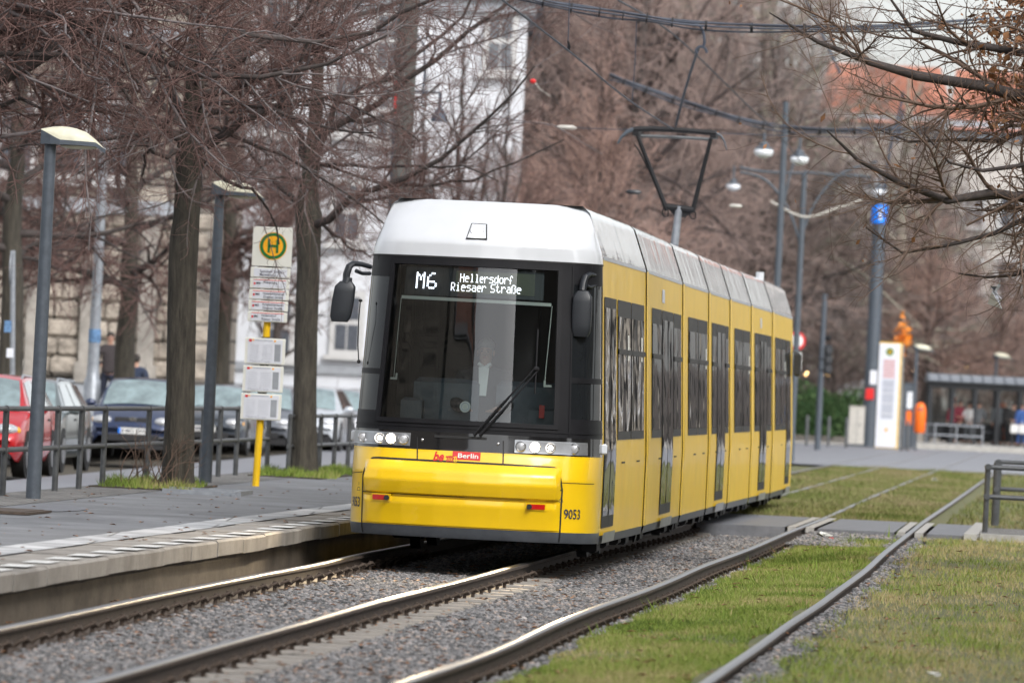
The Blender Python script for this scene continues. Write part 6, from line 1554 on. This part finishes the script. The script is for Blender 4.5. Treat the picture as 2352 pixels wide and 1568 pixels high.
def person(label, loc, rz, h, jac, tro, hair='hair', pose='pockets', step=.1, coat=.0, bag=None, head_rz=0.0, shoes='rubber', lower=True):
    root = empty('person', loc, rz, label, 'person'); k = h / 1.75
    hip = .92; P_ = {}
    pts = [(0, 0, .96), (0, 0, 1.1), (0, 0, 1.28), (0, .01, 1.42), (0, .01, 1.49), (0, -.01, 1.57), (0, -.015, 1.66), (0, -.01, 1.72)]; rad = [(.12, .085), (.11, .08), (.12, .08), (.07, .055), (.05, .05), (.062, .075), (.072, .092), (.05, .065)]
    ed = [(0, 1), (1, 2), (2, 3), (3, 4), (4, 5), (5, 6), (6, 7)]
    hands = []
    for s in (1, -1):
        b_ = len(pts); st_ = step * s
        pts += [(s * .1, 0, .88), (s * .105, -st_ * .5 - .01, .5), (s * .11, -st_ + .02, .1), (s * .115, -st_ - .10, .045)]; rad += [.085, .055, .038, .04]; ed += [(0, b_), (b_, b_ + 1), (b_ + 1, b_ + 2), (b_ + 2, b_ + 3)]
        b_ = len(pts)
        if pose == 'pockets': arm = [(s * .2, .01, 1.40), (s * .30, .07, 1.16), (s * .17, .0, 1.04)]
        elif pose == 'wheel': arm = [(s * .2, .0, 1.40), (s * .28, -.05, 1.15), (s * .16, -.32, 1.10)]
        elif pose == 'front': arm = [(s * .19, .0, 1.40), (s * .27, .02, 1.14), (s * .1, -.2, 1.08)]
        else: arm = [(s * .2, .0, 1.40), (s * .25, .02, 1.13), (s * .25, -.05, .88)]
        pts += arm; rad += [.042, .034, .026]; ed += [(3, b_), (b_, b_ + 1), (b_ + 1, b_ + 2)]
        w_ = np.array(arm[2]); d_ = w_ - np.array(arm[1]); d_ /= np.linalg.norm(d_); hands.append((b_ + 2, w_, d_, s))
    for wi, w_, d_, s in hands:          # palm, four fingers, thumb
        sd_ = np.cross(d_, [0, 0, 1.0]) if abs(d_[2]) < .8 else np.array([0, 1., 0]); sd_ /= np.linalg.norm(sd_) + 1e-9
        b_ = len(pts); pts.append(w_ + d_ * .06); rad.append((.034, .018)); ed.append((wi, b_))
        for q_, ln in ((-1.5, .062), (-.5, .075), (.5, .07), (1.5, .052)):
            c_ = len(pts); a = w_ + d_ * .095 + sd_ * q_ * .019; pts += [a, a + d_ * ln * .6 + sd_ * 0, a + d_ * ln - np.array([s * .012, 0, 0])]; rad += [.0095, .0085, .007]; ed += [(b_, c_), (c_, c_ + 1), (c_ + 1, c_ + 2)]
        c_ = len(pts); pts += [w_ + d_ * .05 + sd_ * -.035, w_ + d_ * .085 + sd_ * -.05]; rad += [.011, .008]; ed += [(b_, c_), (c_, c_ + 1)]
    S_ = lambda L_: [tuple(np.array(p) * k) for p in L_]
    R_ = lambda L_: [tuple(np.array(r_) * k) if hasattr(r_, '__len__') else r_ * k for r_ in L_]
    skinmesh('body', S_(pts), ed, R_(rad), M['skin'], root)
    # clothing
    zb_ = (.82 if pose == 'pockets' else .9) - coat
    cp = [(0, 0, 1.1), (0, 0, zb_ + .02), (0, 0, 1.28), (0, .01, 1.41), (0, .01, 1.50)]; cr = [(.18, .14), (.18, .14), (.2, .145), (.16, .12), (.085, .085)]; ce = [(0, 1), (0, 2), (2, 3), (3, 4)]
    for wi, w_, d_, s in hands:
        b_ = len(cp); arm = [pts[wi - 2], pts[wi - 1], tuple(np.array(pts[wi - 1]) + (np.array(pts[wi]) - np.array(pts[wi - 1])) * .93)]; cp += arm; cr += [.095, .08, .062]; ce += [(3, b_), (b_, b_ + 1), (b_ + 1, b_ + 2)]
    skinmesh('jacket', S_(cp), ce, R_(cr), jac, root)
    if lower:
        tp_ = [(0, 0, .95)]; tr_ = [(.16, .12)]; te = []
        for s in (1, -1): b_ = len(tp_); st_ = step * s; tp_ += [(s * .095, 0, .84), (s * .105, -st_ * .5 - .01, .5), (s * .11, -st_ + .02, .12)]; tr_ += [.1, .075, .06]; te += [(0, b_), (b_, b_ + 1), (b_ + 1, b_ + 2)]
        skinmesh('trousers', S_(tp_), te, R_(tr_), tro, root)
        m2 = MB()
        for s in (1, -1): st_ = step * s; m2.ell((s * .112 * k, (-st_ - .05) * k, .045 * k), (.05 * k, .14 * k, .05 * k))
        m2.build('shoes', M[shoes], root, smooth=True)
    m2 = MB(); m2.ell((0, .012 * k, 1.70 * k), (.083 * k, .10 * k, .075 * k)); m2.ell((0, .03 * k, 1.65 * k), (.08 * k, .085 * k, .07 * k)); m2.build('hair', M[hair], root, smooth=True)
    m2 = MB()
    for s in (1, -1): m2.ell((s * .03 * k, -.093 * k, 1.645 * k), (.011 * k, .008 * k, .006 * k)); m2.ell((s * .03 * k, -.092 * k, 1.664 * k), (.018 * k, .008 * k, .004 * k))
    m2.build('eyes', M['ink'], root, smooth=True)
    m2 = MB(); m2.ell((0, -.104 * k, 1.622 * k), (.011 * k, .016 * k, .022 * k)); 
    for s in (1, -1): m2.ell((s * .077 * k, 0, 1.63 * k), (.01 * k, .018 * k, .028 * k))
    m2.build('nose_and_ears', M['skin'], root, smooth=True)
    m2 = MB(); m2.ell((0, -.092 * k, 1.587 * k), (.024 * k, .008 * k, .006 * k)); m2.build('mouth', pm('lips', (.35, .13, .11), .5) if 'lips' not in bpy.data.materials else bpy.data.materials['lips'], root, smooth=True)
    return root
cl = {n: pm('cloth_' + n, c, .85, var=.2, scale=20) for n, c in dict(leather=(.035, .028, .03), jeans=(.02, .025, .045), black=(.02, .02, .022), navy=(.02, .03, .06), wine=(.16, .02, .035), grey=(.1, .11, .12), blue=(.04, .1, .3), white=(.6, .6, .6), orange=(.7, .12, .02), uniform=(.03, .03, .035)).items()}
person('man with dark hair in a dark jacket walking past the stone facade', (X(248, 150, 900), 150, .5), .12, 1.86, cl['leather'], cl['jeans'], pose='pockets', step=.22)
p2 = person('walker in dark clothes mostly hidden behind the dark street tree', (X(310, 146, 900), 146, .15), math.pi, 1.72, cl['navy'], cl['black'], pose='down', step=.2)
m2 = MB(); m2.tube([(.2, .08, 1.42), (.24, .13, 1.2), (.2, .12, 1.0)], .028, 6); m2.build('bag_strap', cl['orange'], p2, smooth=True)
for i, (px, Y, h, ja, tr, ps, lb, z_) in enumerate((
    (2190, 250.6, 1.66, 'wine', 'black', 'down', 'person in a wine red coat at the left end of the shelter', .18), (2204, 250.6, 1.7, 'wine', 'black', 'front', 'second person in a red jacket just inside the shelter, facing the road', .18),
    (2225, 250.6, 1.62, 'white', 'grey', 'front', 'person in a pale top standing inside the shelter', .18), (2247, 250.6, 1.66, 'grey', 'black', 'pockets', 'person in a grey green jacket in the middle of the shelter', .18),
    (2292, 250.7, 1.74, 'grey', 'black', 'down', 'grey haired person in a dark grey coat in the right half of the shelter', .18), (2306, 250.7, 1.76, 'black', 'black', 'pockets', 'tall person in black standing behind the grey haired one', .18),
    (2327, 249.3, 1.66, 'black', 'black', 'front', 'woman in black holding a white bag at the front of the shelter', .18), (2347, 249.2, 1.68, 'blue', 'blue', 'down', 'person in blue trousers with a pale bag at the right edge', .18))):
    o = person(lb, (X(px, Y, 980), Y, z_ - .0), .2 * ((i * 7) % 5 - 2), h * .98, cl[ja], cl[tr], 'greyhair' if 'grey haired' in lb else 'hair', ps, .06, coat=.18 if 'coat' in lb else 0)
    if 'bag' in lb: m2 = MB(); m2.box((0, 0, 0), (.3, .14, .34), ch=.04); m2.tube([(-.09, 0, .16), (-.05, 0, .3), (.05, 0, .3), (.09, 0, .16)], .012, 5); tag(m2.build('handbag', M['whitepaint'], loc=(X(px + 3, Y - .2, 980), Y - .25, .85)), 'white bag carried by the ' + ('woman in black' if 'woman' in lb else 'person at the right edge'), 'bag')
# light thrown by the two brightest headlights
for px, py in ((900, 1006), (1229, 1025.5)):
    p = t2w(surf(sz_of(px, py)[0], zb0 + .075, .05)); ld = bpy.data.lights.new('headlight_beam', 'SPOT'); ld.energy = 260; ld.color = (1, .78, .5); ld.spot_size = math.radians(70); ld.spot_blend = .9; ld.shadow_soft_size = .05
    lo = bpy.data.objects.new('headlight_beam', ld); COL.objects.link(lo); lo.location = tuple(p); lo.rotation_euler = (math.radians(86), 0, math.pi - TH)
# the driver
w = t2w((-.02, 1.35, .52)); dr = person('tram driver in dark uniform and white shirt sitting behind the windscreen', (w[0], w[1], .54), -TH, 1.72, cl['uniform'], cl['black'], 'greyhair', 'wheel', .0, lower=False)
m2 = MB(); m2.add([(-.05, -.125, 1.47), (.05, -.125, 1.47), (.035, -.14, 1.2), (-.035, -.14, 1.2)], [(0, 3, 2, 1)]); m2.tube([(-.055, -.06, 1.5), (0, -.1, 1.46), (.055, -.06, 1.5)], .02, 6); m2.build('shirt', M['whitepaint'], dr, smooth=True)
dr.location[2] -= .22
# legs of the driver stay below the dashboard

# ------------------------------------------------------------------ buildings
def facade(name, label, c, w, d, h, rz, mat, wins, base=None, cornice=True, wsize=(1.1, 2.0), band=None, roof='rooftile'):
    root = empty(name, c, rz, label, 'building')
    m2 = MB(); m2.box((w / 2, d / 2, h / 2), (w, d, h)); m2.build('wall', M[mat], root)
    m2 = MB(); m2.box((w / 2, d / 2, h + .6), (w + .9, d + .9, 1.0 if 0 else .5)); m2.box((w / 2, d / 2, h + .15), (w + .5, d + .5, .4)); m2.prism([(-.3, h + .85), (w + .3, h + .85), (w - 2.5, h + 3.2), (2.5, h + 3.2)], 0, d, 1); m2.build('roof', [M['trimgrey'], M[roof]], root)
    for x, z in wins:
        m2 = MB(); m2.box((x, -.05, z), (wsize[0] + .3, .14, wsize[1] + .3)); m2.box((x, -.14, z - wsize[1] / 2 - .2), (wsize[0] + .6, .3, .14)); o = m2.build('window', M['wframe'], root)
        m2 = MB()
        for sx_ in (-1, 1):
            for sz_ in ((-.25, .45), (.27, .4)): m2.box((x + sx_ * wsize[0] * .25, -.128, z + sz_[0] * wsize[1]), (wsize[0] * .44, .02, wsize[1] * sz_[1]))
        m2.build('pane', M['window'], o)
    if band:
        m2 = MB()
        for z, t, hh in band: m2.box((w / 2, -t / 2, z), (w + t, t, hh))
        m2.build('plinth_band', M['trimgrey'], root)
    return root
# white building: facade across the view
xl, xr = X(445, 200, 400), X(1195, 200, 400)
wn_ = [((X(px, 200, py) - xl), at(px, py, 200)[2]) for px, py in ((492, 685), (492, 470), (492, 250), (640, 745), (640, 470), (640, 230), (798, 735), (798, 480), (798, 230), (895, 250), (895, 90), (1150, 90), (640, 60), (492, 60), (1010, 690))]
facade('white_building', 'large white rendered building with grey eaves filling the background left of centre', (xl, 200, -.1), xr - xl, 26, at(1195, 22, 200)[2], 0, 'whitewall', wn_, band=[(1.9, .12, .25), (1.2, .2, .3), (.5, .3, 1.0)], wsize=(.75, 1.7))
xs0, xs1 = X(-160, 165, 400), X(447, 165, 400)
wS = []
root = facade('stone_building', 'grey brown building of rough stone blocks behind the parked cars on the left', (xs0, 165, 0), xs1 - xs0, 30, 15, 0, 'stonewall', [((X(px, 165, 300) - xs0), z) for px in (40, 155, 260) for z in (7.3, 11.5)], wsize=(.8, 1.9), band=[(.6, .35, 1.2), (5.6, .25, .35), (10, .25, .3)])
m2 = MB()
for px in (88, 212, 345, 428): m2.box((X(px, 165, 600) - xs0, -.16, 3.3), (.42, .34, 4.2), ch=.03); m2.box((X(px, 165, 600) - xs0, -.2, 1.4), (.6, .45, .5))
m2.build('pilaster', M['concrete'], root)
rgs = np.random.default_rng(15); m2 = MB()     # rusticated blocks stand out of the wall
for r_i in range(9):
    z = 1.55 + r_i * .47; x = -.2 + (r_i % 2) * .35
    while x < xs1 - xs0 + .2:
        w_ = rgs.uniform(.55, .8); t = rgs.uniform(.08, .2)
        m2.box((x + w_ / 2, -t / 2 + .02, z), (w_ - .05, t, .41), ch=.06); x += w_
m2.build('stone_blocks', pm('rough_stone', (.33, .29, .245), .9, var=.4, scale=2.2, bump=1, bscale=7, det=9, dist=.08), root, smooth=False)
# orange roofed houses upper right
xa, xb = X(1890, 330, 300), X(2420, 330, 300)
facade('roofed_house', 'distant pale building with an orange tiled roof at the upper right, left wing', (xa, 330, 0), (xb - xa) * .55, 12, at(2000, 300, 330)[2], 0, 'palewall', [((xb - xa) * f, z) for f in (.08, .2, .32, .44) for z in (9.2, 12.2)], wsize=(.9, 1.5))
facade('roofed_house', 'distant pale building with an orange tiled roof at the upper right edge, nearer wing', (xa + (xb - xa) * .5, 318, 0), (xb - xa) * .7, 12, at(2250, 320, 318)[2], 0, 'palewall', [((xb - xa) * f, z) for f in (.1, .25, .4, .55) for z in (8.0, 11.2)], wsize=(.9, 1.5))
for par, dy in (('roofed_house', 330), ('roofed_house.001', 318)):
    ho = bpy.data.objects[par]; w_ = (xb - xa) * (.55 if dy == 330 else .7); z_ = at(2000, 300, 330)[2] if dy == 330 else at(2250, 320, 318)[2]
    m2 = MB(); m2.add([(-.3, -.7, z_ + .4), (w_ + .3, -.7, z_ + .4), (w_ - .3, 5, z_ + 3.6), (.3, 5, z_ + 3.6)], [(0, 1, 2, 3)]); m2.build('tiled_roof_slope', M['rooftile'], ho)
# unseen blocks and trees added around the camera for the tram windows to mirror
dk = [((x + .5) * 3.2, z) for x in range(9) for z in (4, 8, 12, 16, 20, 24, 28)]
for lb, c, w, rz, hh in (('unseen tall block left of the viewpoint, added for reflections', (-36, 50, 0), 34, -math.pi / 2, 20), ('second unseen block left of the viewpoint, added for reflections', (-34, 12, 0), 34, -math.pi / 2, 24), ('third unseen block behind the viewpoint on the left, added for reflections', (-46, -32, 0), 32, -math.pi / 2 + .15, 40),
                     ('unseen tall block right of the viewpoint, added for reflections', (31, -40, 0), 34, math.pi / 2, 38), ('second unseen block right of the viewpoint, added for reflections', (34, 0, 0), 34, math.pi / 2, 24), ('third unseen block beside the lawn, added for reflections', (40, 44, 0), 34, math.pi / 2 - .1, 20)):
    facade('reflection_block', lb, c, w, 12, hh, rz, 'stonewall' if c[1] > 0 else 'reflectdark', [q_ for q_ in (dk[::2] if c[1] < 0 else dk) if q_[1] < hh - 2], wsize=(1.2, 2.2))
facade('reflection_block', 'unseen block far ahead on the right, added for side window reflections', (30, 235, 0), 16, 12, 16, .1, 'stonewall', [(2 + k * 3, z) for k in range(5) for z in (3, 7, 11)], wsize=(1.1, 1.9))  # added out of view to streak the tram's side windows
facade('reflection_block', 'second unseen block, pale, far ahead on the right, added for side window reflections', (62, 262, 0), 22, 12, 18, .2, 'palewall', [(2 + k * 3, z) for k in range(7) for z in (3, 7, 11)], wsize=(1.1, 1.9))
facade('park_building', 'pale facade glimpsed through the park trees above the rear of the tram', (X(1480, 352), 352, 0), X(1960, 352) - X(1480, 352), 10, 13, 0, 'palewall', [], wsize=(1, 1))
for i, (x, y, s) in enumerate(((-13, -30, 1.1), (-9, -42, 1.2), (-5, -62, .9), (-10, -80, 1.0), (9, -38, 1.3), (15, -30, 1.2), (-17, -10, 1.3), (10, 5, 1.0), (12, 28, 1.0), (13, 45, 1.1), (15, 62, 1.2))):  # unseen trees put in for vertical streaks in the windscreen
    place(pB if i % 2 else pC, (x, y, 0), s * .8, i * 1.3, 'unseen bare tree beside and behind the viewpoint, added for window reflections', 'reflection trees outside the frame')
